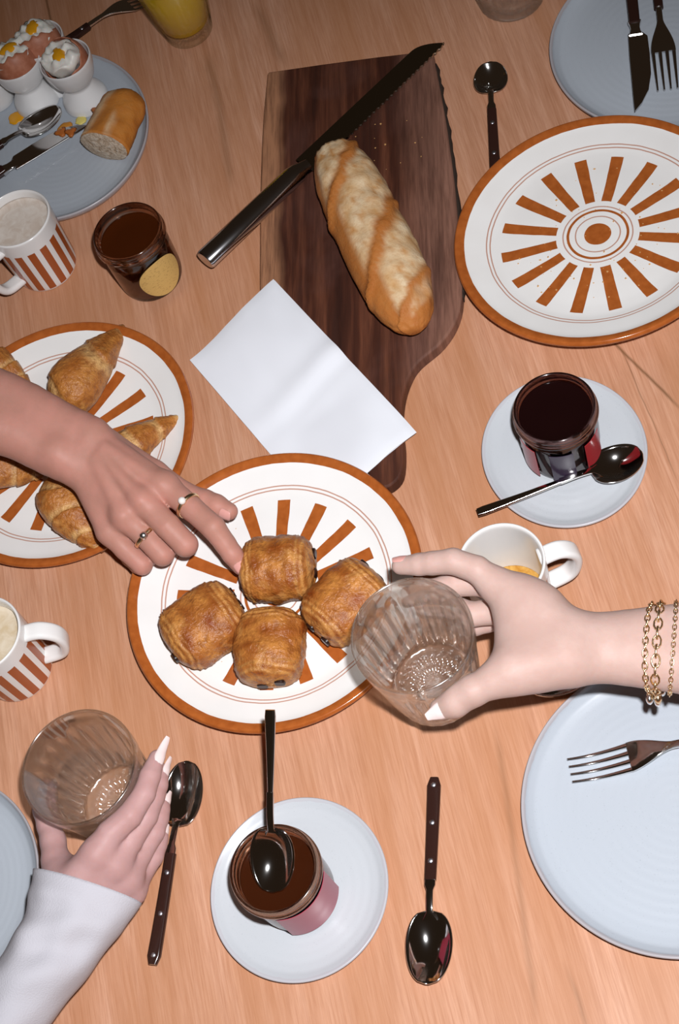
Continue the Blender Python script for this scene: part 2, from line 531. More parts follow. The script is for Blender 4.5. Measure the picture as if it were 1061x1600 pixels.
# rough dark bark along the right edge
edge = [loc2[i] for i in (4, 7, 11, 15, 19, 22)]
sp = spline([(p.x, p.y) for p in edge], 40)
rows = [Vector((p[0]+0.0005, p[1], 0.0085)) for p in sp]
rnd = random.Random(3)
bw = [0.0012+0.0022*abs(math.sin(i*0.9)+0.6*math.sin(i*2.3)) for i in range(40)]
V, F = sweep(rows, lambda i: circ(1, 8, bw[i]*0.7, 0.0045))
mk('bark_edge', V, F, mat('dark_bark', (0.028, 0.016, 0.010), 0.8), board)


def board_h(p):
    """signed distance of a table point to the board outline (inside negative)"""
    inside = False; dmin = 1e9; j = len(bpts)-1
    for i in range(len(bpts)):
        a, b = bpts[i], bpts[j]
        if (a.y > p.y) != (b.y > p.y) and p.x < (b.x-a.x)*(p.y-a.y)/(b.y-a.y)+a.x: inside = not inside
        e = Vector((b.x-a.x, b.y-a.y)); w = Vector((p.x-a.x, p.y-a.y))
        t = max(0, min(1, w.dot(e)/max(e.length_squared, 1e-12)))
        dmin = min(dmin, (w-e*t).length); j = i
    return -dmin if inside else dmin


nA, nB, nD = at(427, 434, 0.019), at(650, 672, 0.018), at(295, 560, 0.006)
nA.z = nB.z = nD.z = 0
nap = empty('napkin', (nA+nB+nD)/3 * 1.0); tag(nap, 'white folded paper napkin lying across the board handle', 'napkin')
NU, NV = 40, 30
plC = raw(-0.38959, 0.50931)


def nap_layer(name, u0, u1, v0, v1, zoff, th, seed):
    top, botm = [], []
    for j in range(NV+1):
        for i in range(NU+1):
            u = u0+(u1-u0)*i/NU; v = v0+(v1-v0)*j/NV
            p = nA + (nB-nA)*u + (nD-nA)*v
            d = board_h(p); s = max(0.0, min(1.0, 1-(d+0.012)/0.085)); s = s*s*(3-2*s)
            z = BZ*s + zoff + 0.0012*noise.noise((u*3+seed, v*3, 0)) * min(1, zoff*400)
            crease = 0.0030*math.exp(-((u-0.47)/0.05)**2) - 0.0012*math.exp(-((u-0.54)/0.03)**2)
            z += 0.0008 + crease*(0.5+0.5*math.cos(v*2.2)) + 0.0008*noise.noise((u*6, v*6, seed))
            rp = math.hypot(p.x-plC.x, p.y-plC.y)
            lim = 0.0 if rp < 0.084 else (0.0045*(rp-0.084)/0.012 if rp < 0.096 else 0.0045+0.0060*(rp-0.096)/0.022 if rp < 0.118 else 1.0)
            if rp < 0.13: z = min(z, lim + (max(0, rp-0.118)*1.0) + zoff*0.5)
            edge = min(u-u0, u1-u, ) * (nB-nA).length; ev = min(v-v0, v1-v)*(nD-nA).length
            rd = min(1.0, min(edge, ev)/0.003); rd = math.sqrt(max(0, 1-(1-rd)**2))
            top.append(Vector((p.x, p.y, z + th*(0.35+0.65*rd))) - nap.location)
            botm.append(Vector((p.x, p.y, z)) - nap.location)
    W = NU+1; n = len(top); F = []
    for j in range(NV):
        for i in range(NU):
            a = j*W+i
            F.append((a, a+1, a+W+1, a+W)); F.append((n+a, n+a+W, n+a+W+1, n+a+1))
    ring = [i for i in range(W)] + [j*W+NU for j in range(1, NV+1)] + [NV*W+i for i in range(NU-1, -1, -1)] + [j*W for j in range(NV-1, 0, -1)]
    for k in range(len(ring)):
        a, b = ring[k], ring[(k+1) % len(ring)]
        F.append((a, n+a, n+b, b))
    return mk(name, top+botm, F, M_NAPKIN, nap, auto=60)


nap_layer('lower_fold', 0.004, 0.997, 0.0, 0.99, 0.0008, 0.0012, 1.0)
nap_layer('upper_fold', 0.0, 1.0, 0.004, 1.0, 0.0021, 0.0012, 4.0)

# ================================================================== cups
def cup_stripes():
    M = mat('striped_porcelain', rough=0.2, spec=0.5); N = NT(M)
    x, y, z = N.sep(N.coord.outputs['Object'])
    a = N.math('ARCTAN2', y, x)
    k = 2*math.pi/16
    am = N.math('ABSOLUTE', N.math('SUBTRACT', N.math('MODULO', N.math('ADD', a, 20*math.pi), k), k/2))
    r = N.math('SQRT', N.math('ADD', N.math('MULTIPLY', x, x), N.math('MULTIPLY', y, y)))
    st = N.math('LESS_THAN', am, k*0.29)
    st = N.math('MULTIPLY', st, N.math('MULTIPLY', N.math('GREATER_THAN', z, 0.0035), N.math('LESS_THAN', z, 0.060)))
    wall = N.math('ADD', 0.0292, N.math('MULTIPLY', z, 0.042))
    st = N.math('MULTIPLY', st, N.math('GREATER_THAN', r, wall))
    N.color(N.mix(st, (0.78, 0.765, 0.75), (0.36, 0.085, 0.022)))
    return M


M_CUP = cup_stripes()


def cup(loc, rz, liquid, level, label, rim=3.35, base=3.0, h=7.8):
    e = empty('coffee_cup', loc, (0, 0, rz)); tag(e, label, 'cup', 'striped coffee cups')
    prof = round_prof(cm([(0, .35), (base-.5, .35), (base-.25, .7), (rim-.38, h*.75), (rim-.3, h-.25), (rim-.15, h), (rim, h-.1), (rim-.02, h-.6), (rim-.05, h*.8),
                          (base+.08, .8), (base, .25), (base-.15, 0), (base-.6, 0), (0, .05)]), 3, 0.3)
    V, F = lathe(prof, 96); mk('body', V, F, M_CUP, e)
    R = (rim+base)/200
    pts = [Vector(q) for q in spline([(R-0.0035, 0, h*.0081), (R+0.012, 0, h*.0083), (R+0.0225, 0, h*.0070), (R+0.0235, 0, h*.0050), (R+0.016, 0, h*.0030), (R-0.0045, 0, h*.0022)], 26)]
    V, F = sweep(pts, lambda i: rrect(0.0072, 0.0150, 0.0034, 4), up=(0, 1, 0))
    mk('handle', V, F, M_CREAMCUP, e)
    rl = (base-.3+(rim-base)*level)/100
    zl = level*h/100
    V, F = lathe([(0, zl), (rl*.6, zl), (rl*.96, zl+0.0002), (rl, zl+0.0008), (rl*0.98, zl-0.003), (0, zl-0.003)], 48)
    mk('coffee', V, F, liquid, e)
    return e


def liquid(name, a, b, rough=0.25):
    M = mat(name, a, rough); N = NT(M)
    N.color(N.ramp(N.noise(N.coord.outputs['Object'], 90, 4, 0.6, 0.8), [(0.35, a), (0.65, b)]))
    return M


def base_under(px, py, z):
    p = at(px, py, z); p.z = 0
    return p


c1 = base_under(24, 340, 0.078)
cup(c1, ang((60, 380), (18, 428), 0.04), liquid('milk_foam', (0.60, 0.50, 0.42), (0.72, 0.65, 0.58), 0.6), 0.88, 'striped cup full of pale milk foam beside the egg plate')
c2 = base_under(-30, 990, 0.078)
cup(c2, ang((30, 1030), (85, 1020), 0.05), liquid('cream_coffee', (0.60, 0.47, 0.30), (0.72, 0.62, 0.48), 0.5), 0.84, 'striped cup of creamy coffee cut by the left edge, above the held glass')
c3 = base_under(783, 878, 0.078)
cup(c3, ang((815, 910), (885, 885), 0.04), liquid('espresso', (0.42, 0.19, 0.03), (0.60, 0.36, 0.10), 0.15), 0.16, 'nearly empty striped cup partly behind the right hand')

# ================================================================== jars
def jar(loc, rz, content, label, name='jam_jar', facet=0, h=7.0, level=5.9, gm=None):
    e = empty(name, loc, (0, 0, rz)); tag(e, label, 'jar', 'open jam jars')
    s = h/7.0
    outer = [(0, .1), (2.2, .05), (2.6, 0), (2.9, .25), (3.05, .9), (3.12, 3.0), (3.15, 4.6), (3.05, 5.2), (2.95, 5.55), (3.3, 5.75), (3.42, 6.0), (3.4, 6.25),
             (3.28, 6.4), (3.3, 6.75), (3.2, 7.0), (3.02, 7.0), (2.95, 6.7), (2.92, 5.7), (2.9, 5.0), (2.92, 3.0), (2.85, 1.0), (2.6, .5), (0, .45)]
    outer = [(r, z*s) for r, z in outer]

    def rf(r, z, a):
        if facet and 0.004 < z < 0.05*s and r > 0.0298:
            k = 2*math.pi/facet; am = (a % k)-k/2
            w = min(1, (z-0.004)/0.006, (0.05*s-z)/0.006)
            return r*(1-w*0.5) + w*0.5*r*math.cos(k/2)/math.cos(am)*1.03
        return r
    V, F = lathe(round_prof(cm(outer), 2, 0.3), 96, rf); mk('glass_body', V, F, gm or M_JARGLASS, e)
    lv = level*s
    inner = cm([(0, .5*s), (2.55, .52*s), (2.8, 1.0*s), (2.88, 3.0*s), (2.86, 5.0*s), (2.88, lv-.15), (2.9, lv), (2.8, lv-.08), (1.5, lv-.1), (0, lv-.1)])
    V, F = lathe(inner, 64); mk('contents', V, F, content, e)
    return e


def label_patch(parent, name, mt, a0, a1, z0, z1, r=0.0322, oval=False):
    nu, nv = 24, 14; V, F = [], []
    for layer in (0, 1):
        for j in range(nv+1):
            for i in range(nu+1):
                s, t = 2*i/nu-1, 2*j/nv-1
                if oval:
                    s, t = s*math.sqrt(1-t*t/2), t*math.sqrt(1-s*s/2)
                a = (a0+a1)/2+s*(a1-a0)/2; z = (z0+z1)/2+t*(z1-z0)/2
                rr = r + 0.0004*layer
                V.append((rr*math.cos(a), rr*math.sin(a), z))
    W = nu+1; n = W*(nv+1)
    for j in range(nv):
        for i in range(nu):
            a = j*W+i
            F.append((a, a+1, a+W+1, a+W)); F.append((n+a, n+a+W, n+a+W+1, n+a+1))
    ring = [i for i in range(W)] + [j*W+nu for j in range(1, nv+1)] + [nv*W+i for i in range(nu-1, -1, -1)] + [j*W for j in range(nv-1, 0, -1)]
    for k in range(len(ring)):
        a, b = ring[k], ring[(k+1) % len(ring)]
        F.append((a, n+a, n+b, b))
    return mk(name, V, F, mt, parent, auto=50)


M_HONEY = mat('amber_honey', (0.045, 0.009, 0.0015), 0.06, 0, 0.5)
M_JAM = mat('dark_jam', (0.008, 0.002, 0.002), 0.08, 0, 0.5)
M_JAM2 = mat('brown_jam', (0.034, 0.008, 0.0025), 0.07, 0, 0.5)
M_REDLAB = mat('red_label', (0.33, 0.02, 0.025), 0.22, 0, 0.5)
M_PINKLAB = mat('crimson_label', (0.36, 0.045, 0.075), 0.25, 0, 0.5)
M_VIOLET = mat('dark_violet_label', (0.035, 0.022, 0.045), 0.2, 0, 0.5)
ML = mat('ochre_label', (0.62, 0.40, 0.13), 0.6); N = NT(ML)
N.color(N.mix(N.ramp(N.noise(N.mapping((400, 400, 900)), 1.0, 3), [(0.55, (0, 0, 0)), (0.68, (0.6, 0.6, 0.6))]), (0.62, 0.40, 0.13), (0.30, 0.16, 0.05)))

j1 = base_under(199, 362, 0.072)
a1 = ang((238, 438), (262, 470))
hj = jar(j1, 0, M_HONEY, 'amber honey jar with an ochre oval label beside the striped foam cup', 'honey_jar', h=7.4, level=5.9)
aa = ang((238, 438), (292, 458), 0.0) - 0.32
label_patch(hj, 'label', ML, aa-0.72, aa+0.70, 0.008, 0.053, 0.0321, True)
j2 = base_under(866, 636, 0.076); j2.z = 0.0065
jr = jar(j2, 0.2, M_JAM, 'faceted jar of black jam with red panels on the upper saucer', facet=8, h=7.0, level=6.1, gm=M_JARGLASS2)
fa = ang((880, 690), (886, 750), 0.03)
fa -= 0.2
for k, mt in ((-0.98, M_REDLAB), (0.0, M_VIOLET), (0.93, M_REDLAB)):
    label_patch(jr, 'side_panel', mt, fa+k-0.30, fa+k+0.30, 0.007, 0.047, 0.0323)
j3 = base_under(427, 1357, 0.076); j3.z = 0.0065
jb = jar(j3, 0, M_JAM2, 'jar of brown jam with a crimson label and spoon standing in it', h=7.0, level=5.4)
ba = ang((450, 1375), (505, 1420), 0.03)
label_patch(jb, 'label', M_PINKLAB, ba-0.95, ba+0.75, 0.004, 0.050, 0.0320)

# ================================================================== tumblers
M_JUICEGLASS = glass_mat('thin_clear_glass', (0.99, 1.0, 0.97), 0.8, 0.03)


def tumbler(loc, label, h=10.0, rim=4.5, base=3.35, ribs=26, fill=None, cat='glass', rot=(0, 0, 0), name='ribbed_tumbler'):
    e = empty(name, loc, rot); tag(e, label, cat, 'ribbed drinking glasses')
    t = 0.26
    prof = [(0, .15), (base-2.2, .15), (base-1.8, .14), (base-1.4, .13), (base-1.0, .12), (base-.5, 0), (base-.05, .15), (base+.05, .8), (base+(rim-base)*.35, h*.3), (base+(rim-base)*.72, h*.7),
            (rim-.08, h*.84), (rim-.02, h*.95), (rim, h-.08), (rim-.1, h), (rim-.24, h-.05), (rim-.28, h*.9),
            (base+(rim-base)*.68-t, h*.7), (base+(rim-base)*.3-t, h*.3), (base-t-.05, 1.5), (base-.7, 1.1), (base-1.0, 1.08), (base-1.3, 1.07), (base-1.6, 1.06), (base-1.9, 1.06), (base-2.2, 1.05), (0, 1.05)]
    P = round_prof(cm(prof), 4, 0.35)
    nn = ribs*8

    def rf(r, z, a):
        zz = z*100
        out_r = base+(rim-base)*zz/h
        if r*100 < out_r-0.17 or r < 0.02:
            wi = max(0, min(1, (zz-1.6)/0.8, (h*0.80-zz)/1.0))
            return r*(1 + 0.022*wi*abs(math.sin(a*ribs/2)))
        w = max(0, min(1, (zz-0.05)/0.8, (h*0.80-zz)/1.0))
        return r*(1 - 0.080*w*(1-abs(math.sin(a*ribs/2))))

    def zf(r, z, a):
        # pressed star facets in the thick foot
        if r*100 < base-0.35 and z < 0.02:
            k = math.sin(min(1, r*100/(base-0.6))*math.pi)
            sg = 1 if z > 0.006 else -0.4
            return z + sg*0.0017*k*abs(math.sin(a*ribs/2))*abs(math.sin(r*420))
        return z
    V, F = lathe(P, nn, rf, zf); mk('glass', V, F, M_JUICEGLASS if fill else M_GLASS, e)
    if fill:
        mt, lv = fill
        def ri(z): return (base+(rim-base)*(z/h)*0.98-t-.09)/100
        V, F = lathe([(0, .0122), (ri(1.3)*.8, .0125), (ri(1.5), .0165), (ri(lv*.5), lv*.005), (ri(lv), lv*.01), (0, lv*.01)], 64)
        mk('juice', V, F, mt, e)
    return e


G_R = at(643, 991, 0.150); G_R.z = 0.050
tumbler(G_R, 'ribbed glass tumbler held over the pastry plate by the braceleted hand', rim=4.4)
G_L = base_under(122, 1197, 0.100)
tumbler(G_L, 'ribbed glass tumbler held by the hand with the white sleeve')
tumbler(base_under(800, -2, 0), 'empty ribbed glass tumbler standing at the top edge beside the teaspoon', base=3.3)
MJ = mat('orange_juice', (0.56, 0.34, 0.006), 0.3, 0, 0.3, sss=0.2)
tumbler(base_under(297, 50, 0), 'glass of yellow orange juice standing at the top edge', base=2.55, rim=3.9, fill=(MJ, 7.6), ribs=26)

# ================================================================== cutlery
def place(e, A, B, roll=0.0):
    """put local x axis along A -> B, local z as upright as possible"""
    x = (B-A).normalized(); z = Vector((0, 0, 1)); y = z.cross(x).normalized(); z = x.cross(y)
    Mx = Matrix((x, y, z)).transposed().to_4x4()
    e.matrix_world = Matrix.Translation(A) @ Mx @ Matrix.Rotation(roll, 4, 'X')
    return (B-A).length


def riveted_handle(e, L, w=0.0105, th=0.0055, z=0.006):
    n = 14
    pts = [Vector((L*i/(n-1), 0, z + 0.003*(i/(n-1))**2)) for i in range(n)]

    def sec(i):
        k = 1.0
        if i == 0: k = 0.62
        elif i == 1: k = 1.0
        ww = w*(1.0-0.18*i/(n-1))*k
        return rrect(ww, th*(0.8 if i == 0 else 1), 0.0018, 3)
    V, F = sweep(pts, sec)
    h = mk('handle', V, F, M_RESIN, e, auto=50)
    for f in (0.08, 0.45, 0.82):
        disc_rivet('rivet', M_RIVET, h, (L*f, 0, z+0.003*f*f+th/2))
    return h


def steel_handle(e, L, z=0.006, w=0.0085):
    n = 14
    pts = [Vector((L*i/(n-1), 0, z + 0.003*(i/(n-1))**2)) for i in range(n)]
    V, F = sweep(pts, lambda i: rrect((w-(w-0.0042)*i/(n-1))*(0.85 if i == 0 else 1), 0.0034, 0.0016, 4))
    return mk('handle', V, F, M_CHROME, e, auto=50)


def spoon(A, B, label, style='resin', bowl=(0.050, 0.031), roll=0.0, group='spoons', fill=None):
    e = empty('spoon'); L = place(e, A, B, roll); tag(e, label, 'spoon', group)
    bl, bw = bowl; neck = 0.022; Lh = L-bl-neck
    (riveted_handle if style == 'resin' else steel_handle)(e, Lh)
    z0 = 0.009
    pts = [Vector(q) for q in spline([(Lh-0.004, 0, z0), (Lh+neck*.45, 0, z0+0.001), (Lh+neck, 0, 0.0088), (Lh+neck+0.006, 0, 0.0058)], 12)]
    V, F = sweep(pts, lambda i: rrect(0.0052+(0.003 if i < 3 and style == 'resin' else 0)+0.006*max(0, (i-8)/3), 0.0034-0.0016*i/11, 0.0008, 3))
    mk('neck', V, F, M_CHROME, e, auto=50)
    ns, nt = 26, 16; V, F = [], []
    for i in range(ns+1):
        s = i/ns; sp = s**0.86
        hw = bw/2*math.sqrt(max(0.0, 1-(2*sp-1)**2))**0.92 + 0.0008
        x = Lh+neck+bl*s
        ze = 0.0086-0.0016*math.sin(math.pi*s)+0.001*s
        dep = 0.0082*math.sin(math.pi*min(1, s*1.02))**0.75
        for j in range(nt+1):
            t = 2*j/nt-1
            V.append((x, hw*t, ze-dep*(1-t*t)))
    W = nt+1
    for i in range(ns):
        for j in range(nt): F.append((i*W+j, i*W+j+1, (i+1)*W+j+1, (i+1)*W+j))
    b = mk('bowl', V, F, M_CHROME, e)
    so = b.modifiers.new('gauge', 'SOLIDIFY'); so.thickness = 0.0011; so.offset = 1.0
    return e


def fork(A, B, label, style='resin', group='forks', flip=False):
    e = empty('fork'); L = place(e, A, B); tag(e, label, 'fork', group)
    tl, hl, neck = 0.046, 0.026, 0.024; Lh = L-tl-hl-neck
    riveted_handle(e, Lh)
    z0 = 0.009
    n = 18; pts = []; wid = []
    for i in range(n):
        s = i/(n-1)
        pts.append(Vector((Lh-0.004+(neck+hl+0.004)*s, 0, z0+0.002*math.sin(s*math.pi)-0.0045*max(0, s-0.5)**2*4)))
        wid.append(0.0056+(0.0228-0.0056)*(0 if s < 0.4 else (lambda q: q*q*(3-2*q))((s-0.4)/0.6)**0.8))
    V, F = sweep(pts, lambda i: rrect(wid[i], 0.0030-0.0012*i/(n-1), 0.0007, 3))
    hd = mk('fork_head', V, F, M_CHROME, e, auto=50)
    zb = pts[-1].z
    for k in range(4):
        y = (k-1.5)*0.0063
        tp = [Vector((Lh+neck+hl-0.001+tl*t, y*(1-0.06*t), zb - 0.0060*math.sin(t*math.pi*0.62) + 0.005*t*t)) for t in [i/12 for i in range(13)]]
        V, F = sweep(tp, lambda i: rrect(0.0034-0.0016*(i/12), 0.0019-0.0008*(i/12), 0.0006, 2))
        mk('tine', V, F, M_CHROME, hd, auto=50)
    return e


def extrude_outline(name, pts, z0, z1, mt, parent, bv=0.0):
    n = len(pts)
    V = [(x, y, z0) for x, y in pts]+[(x, y, z1) for x, y in pts]
    F = [tuple(reversed(range(n))), tuple(range(n, 2*n))]+[(i, (i+1) % n, n+(i+1) % n, n+i) for i in range(n)]
    o = mk(name, V, F, mt, parent, smooth=False)
    return bevel(o, bv, 2) if bv else o


def table_knife(A, B, label, bl=0.095):
    e = empty('table_knife'); L = place(e, A, B); tag(e, label, 'knife', 'table knives')
    Lh = L-bl-0.012
    riveted_handle(e, Lh, 0.0125, 0.007)
    V, F = sweep([Vector((Lh-0.003+0.016*i/4, 0, 0.008)) for i in range(5)], lambda i: rrect(0.0125-0.0035*math.sin(i/4*math.pi), 0.006-0.0035*i/4, 0.0015, 3))
    mk('bolster', V, F, M_CHROME, e, auto=50)
    x0 = Lh+0.010
    top = [(x0, 0.0060), (x0+bl*.06, 0.0105), (x0+bl*.3, 0.0108), (x0+bl*.55, 0.0100), (x0+bl*.75, 0.0065), (x0+bl*.9, -0.0005), (x0+bl, -0.0080)]
    bot = [(x0+bl*.9, -0.0082), (x0+bl*.6, -0.0080), (x0+bl*.3, -0.0078), (x0, -0.0070)]
    extrude_outline('blade', top+bot, 0.0062, 0.0080, M_CHROME, e, 0.0006)
    return e


def tip(px, py, z): return at(px, py, z)


spoon(tip(243, 1510, .003), tip(298, 1195, .003), 'spoon with dark riveted handle beside the white sleeved hand', bowl=(0.052, 0.031))
spoon(tip(681, 1219, .003), tip(671, 1541, .003), 'spoon with dark riveted handle lying alone on the bare table', bowl=(0.052, 0.032))
spoon(tip(777, 305, .003), tip(767, 107, .003), 'dark handled teaspoon reaching under the empty sun wheel plate', bowl=(0.037, 0.030))
spoon(tip(1075, 1003, .0165), tip(826, 1074, .002), 'dark handled spoon mostly hidden under the braceleted forearm', bowl=(0.050, 0.031))
spoon(tip(748, 806, .013), tip(1004, 716, .0115), 'polished steel spoon lying across the saucer by the black jam', 'steel', bowl=(0.043, 0.031))
# the spoon standing in the lower jam jar, leaning on its rim
q0 = at(430, 1350, 0.0640); q1 = at(429, 1284, 0.0790)
bd = None
for i in range(200):
    zz = 0.08+i*0.001
    A = at(426, 1107, zz); dv = (A-q1).normalized().dot((q1-q0).normalized())
    if bd is None or dv > bd[0]: bd = (dv, zz, A)
A = bd[2]
spoon(A, q0 + (q0-A).normalized()*0.018, 'polished steel spoon standing in the lower jar of brown jam', 'steel', bowl=(0.046, 0.031))
fork(tip(1180, 1143, .0085), tip(889, 1207, .008), 'fork with dark handle alone on the large grey plate at right')
fork(tip(1012, -140, .0100), tip(1044, 146, .0085), 'fork lying tines down the photo beside the knife on the top plate')
fork(tip(84, 85, .019), tip(262, -20, .003), 'dark handled fork lying behind the egg plate by the juice glass')
table_knife(tip(972, -150, .0085), tip(1007, 184, .0125), 'dark table knife beside the fork on the top right plate')
kn = table_knife(tip(-95, 340, .0125), tip(140, 194, .0075), 'table knife smeared with yolk on the egg plate', 0.085)
M_SMEAR = mat('dried_yolk', (0.42, 0.12, 0.02), 0.45)
for k, (lx_, ly_) in enumerate(((0.148, 0.003), (0.156, -0.004), (0.190, 0.002))):
    V, F = lathe([(0, 0.0018), (0.004, 0.0014), (0.006, 0.0002), (0, 0)], 14, lambda r, z, a, k=k: r*(1+0.3*math.sin(3*a+k)))
    mk('yolk_smear', V, F, M_SMEAR, kn, loc=(lx_, ly_, 0.0080))
spoon(tip(-100, 300, .0180), tip(98, 178, .0085), 'dark handled teaspoon on the egg plate beside the knife', bowl=(0.047, 0.030))

# bread knife
KA, KB = at(320, 407, 0.026), at(682, 61, 0.0165)
bk = empty('bread_knife'); KL = place(bk, KA, KB); tag(bk, 'long serrated bread knife with steel handle resting on the board', 'knife')
HL = 0.135
prof = [(0, 0.90), (0.002, 1.0), (0.05, 1.0), (0.09, 0.97), (0.115, 0.98), (0.124, 0.9), (0.130, 0.72), (0.137, 0.62)]
pts = [Vector((x, -0.0035*max(0, (x-0.11)/0.027)**2 if x > 0.11 else 0, 0)) for x, _ in prof]
V, F = sweep(pts, lambda i: circ(1, 28, 0.01125*prof[i][1], 0.0088*prof[i][1]))
mk('handle', V, F, mat('knife_handle_steel', (0.60, 0.60, 0.62), 0.15, 1.0), bk, auto=50)
x0, x1 = 0.134, KL
top, bot = [], []
nb = 60
for i in range(nb+1):
    s = i/nb; x = x0+(x1-x0)*s
    yb = 0.011-0.0015*s - (0.020*max(0, (s-0.86)/0.14)**2)
    top.append((x, yb))
for i in range(nb*2, -1, -1):
    s = i/(nb*2); x = x0+(x1-x0)*s
    lo = -0.0125+0.0005*s
    if s > 0.05: lo += (0.0011 if (i % 4) in (1, 2) else 0)
    if s > 0.985: lo = max(lo, -0.0095)
    bot.append((x, lo))
extrude_outline('blade', top+bot, -0.001, 0.001, M_BLADE, bk)

# ================================================================== bread
def loft(stations, M=48, zflat=0.75, disp=None, colf=None):
    """stations: list of (Vector centre, radius side, radius up); returns verts, faces, colours"""
    V, F, K = [], [], []
    n = len(stations)
    for i, (c, ra, rb) in enumerate(stations):
        t = (stations[min(i+1, n-1)][0]-stations[max(i-1, 0)][0]); t.z *= 0.3; t.normalize()
        s = t.cross(Vector((0, 0, 1))).normalized(); u = s.cross(t).normalized()
        for j in range(M):
            a = 2*math.pi*j/M
            ca, sa = math.cos(a), math.sin(a)
            d = disp(i/(n-1), a) if disp else 0.0
            up = sa*(rb+d) if sa > 0 else sa*rb*zflat
            V.append(c + s*ca*(ra+d) + u*up)
            K.append(colf(i/(n-1), a) if colf else (0.5, 0.2, 0.05))
    for i in range(n-1):
        for j in range(M):
            F.append((i*M+j, i*M+(j+1) % M, (i+1)*M+(j+1) % M, (i+1)*M+j))
    F.append(tuple(range(M))); F.append(tuple(reversed(range((n-1)*M, n*M))))
    return V, F, K


def sstep(a, b, x):
    t = max(0.0, min(1.0, (x-a)/(b-a))); return t*t*(3-2*t)


def mix3(a, b, t): return tuple(p+(q-p)*t for p, q in zip(a, b))


BGZ = BZ+0.024
ax = spline([(523, 240, 33), (538, 275, 47), (556, 312, 52), (575, 355, 53), (598, 402, 54), (619, 445, 51), (634, 480, 43), (644, 505, 28), (648, 517, 12)], 84)
st = []
for p in ax:
    c = at(p[0], p[1], BGZ); r = p[2]/17.3/100*1.02
    st.append((c, r, r*0.86))
last = st[-1]


def band(s, a):
    c = -math.cos(a); g = s+0.17*c+0.03*noise.noise((s*9, c*3, 2.0))
    return g, c


def bag_mask(s, a):
    g, c = band(s, a); sa = math.sin(a)
    top_ = sstep(-0.25, 0.15, sa)
    mk_ = 0.0
    for g0, g1, cl, wgt in ((-0.2, 0.13, -0.72, 1.0), (0.215, 0.475, -0.55, 1.0), (0.565, 0.79, -0.30, 1.0), (0.84, 0.94, 0.15, 0.5)):
        e = sstep(g0-0.02, g0+0.02, g)*(1-sstep(g1-0.025, g1+0.02, g))*sstep(cl-0.16, cl+0.14, c+0.35*(g-g0))
        mk_ = max(mk_, e*wgt)
    return mk_*top_


def bag_disp(s, a):
    g, c = band(s, a)
    m_ = bag_mask(s, a)
    d = 0.0012*noise.noise((s*14, math.cos(a)*3, math.sin(a)*3)) + 0.0004*noise.noise((s*60, math.cos(a)*9, 1))
    for g0 in (0.17, 0.52, 0.815):
        d += 0.0036*math.exp(-((g-g0)/0.020)**2)*sstep(-0.3, 0.4, math.sin(a))
    return d + 0.0016*m_*(0.5+noise.noise((s*22, c*6, 7.0)))


def bag_col(s, a):
    m_ = bag_mask(s, a); c = -math.cos(a)
    cr = mix3((0.36, 0.110, 0.020), (0.47, 0.175, 0.04), 0.5+0.5*noise.noise((s*9, math.cos(a)*2, math.sin(a)*2)))
    pale = mix3((0.58, 0.36, 0.17), (0.70, 0.55, 0.36), 0.5+0.9*noise.noise((s*16, c*3.5, 3.0)))
    n_ = noise.noise((s*24, math.cos(a)*5, 11.0)) + 0.5*noise.noise((s*70, math.cos(a)*15, 4.0))
    pale = mix3(pale, (0.50, 0.25, 0.09), max(0, min(1, (n_-0.02)*1.7)))
    return mix3(cr, pale, m_)


M_BREAD = mat('baguette_crust', rough=0.62, spec=0.3); N = NT(M_BREAD)
fl_ = N.noise(N.coord.outputs['Object'], 260, 4, 0.65)
N.color(N.mix(N.ramp(fl_, [(0.3, (0.35, 0.35, 0.35)), (0.55, (0, 0, 0))]), N.attr(), (0.45, 0.20, 0.06)))
N.bump(fl_, 0.5, 0.0012)
V, F, K = loft(st, 56, 0.92, bag_disp, bag_col)
o0 = Vector((st[40][0].x, st[40][0].y, BZ))
bag = mk('baguette', [v-o0 for v in V], F, M_BREAD, loc=o0, cols=K)
tag(bag, 'half a crusty baguette with floury scored top on the board', 'bread')

# bread end on the egg plate
e0 = at(185, 190, 0.03); e0.z = 0.0066
be = empty('bread_piece', e0); tag(be, 'cut baguette end with orange crust on the egg plate', 'bread')
s0, s1 = at(163, 228, 0.027), at(203, 146, 0.027)
st = []
for i in range(26):
    t = i/25; c = s0.lerp(s1, t); r = 0.026*(1.0 - 0.10*t - 0.55*max(0, (t-0.72)/0.28)**2.2)
    st.append((c - e0, r, r*0.80))


def end_col(s, a):
    c = mix3((0.42, 0.13, 0.016), (0.56, 0.22, 0.04), 0.5+0.5*noise.noise((s*7, math.cos(a)*2, math.sin(a)*2)))
    cx = math.cos(a) + 0.12*noise.noise((s*6, 3.0, a))
    f = math.exp(-((cx+0.62-0.25*s)/0.16)**2)*0.85 + math.exp(-((cx-0.35+0.1*s)/0.09)**2)*0.8*(1-sstep(0.25, 0.5, s))
    return mix3(c, (0.66, 0.46, 0.27), min(1, f*1.2)*sstep(-0.1, 0.2, math.sin(a)))


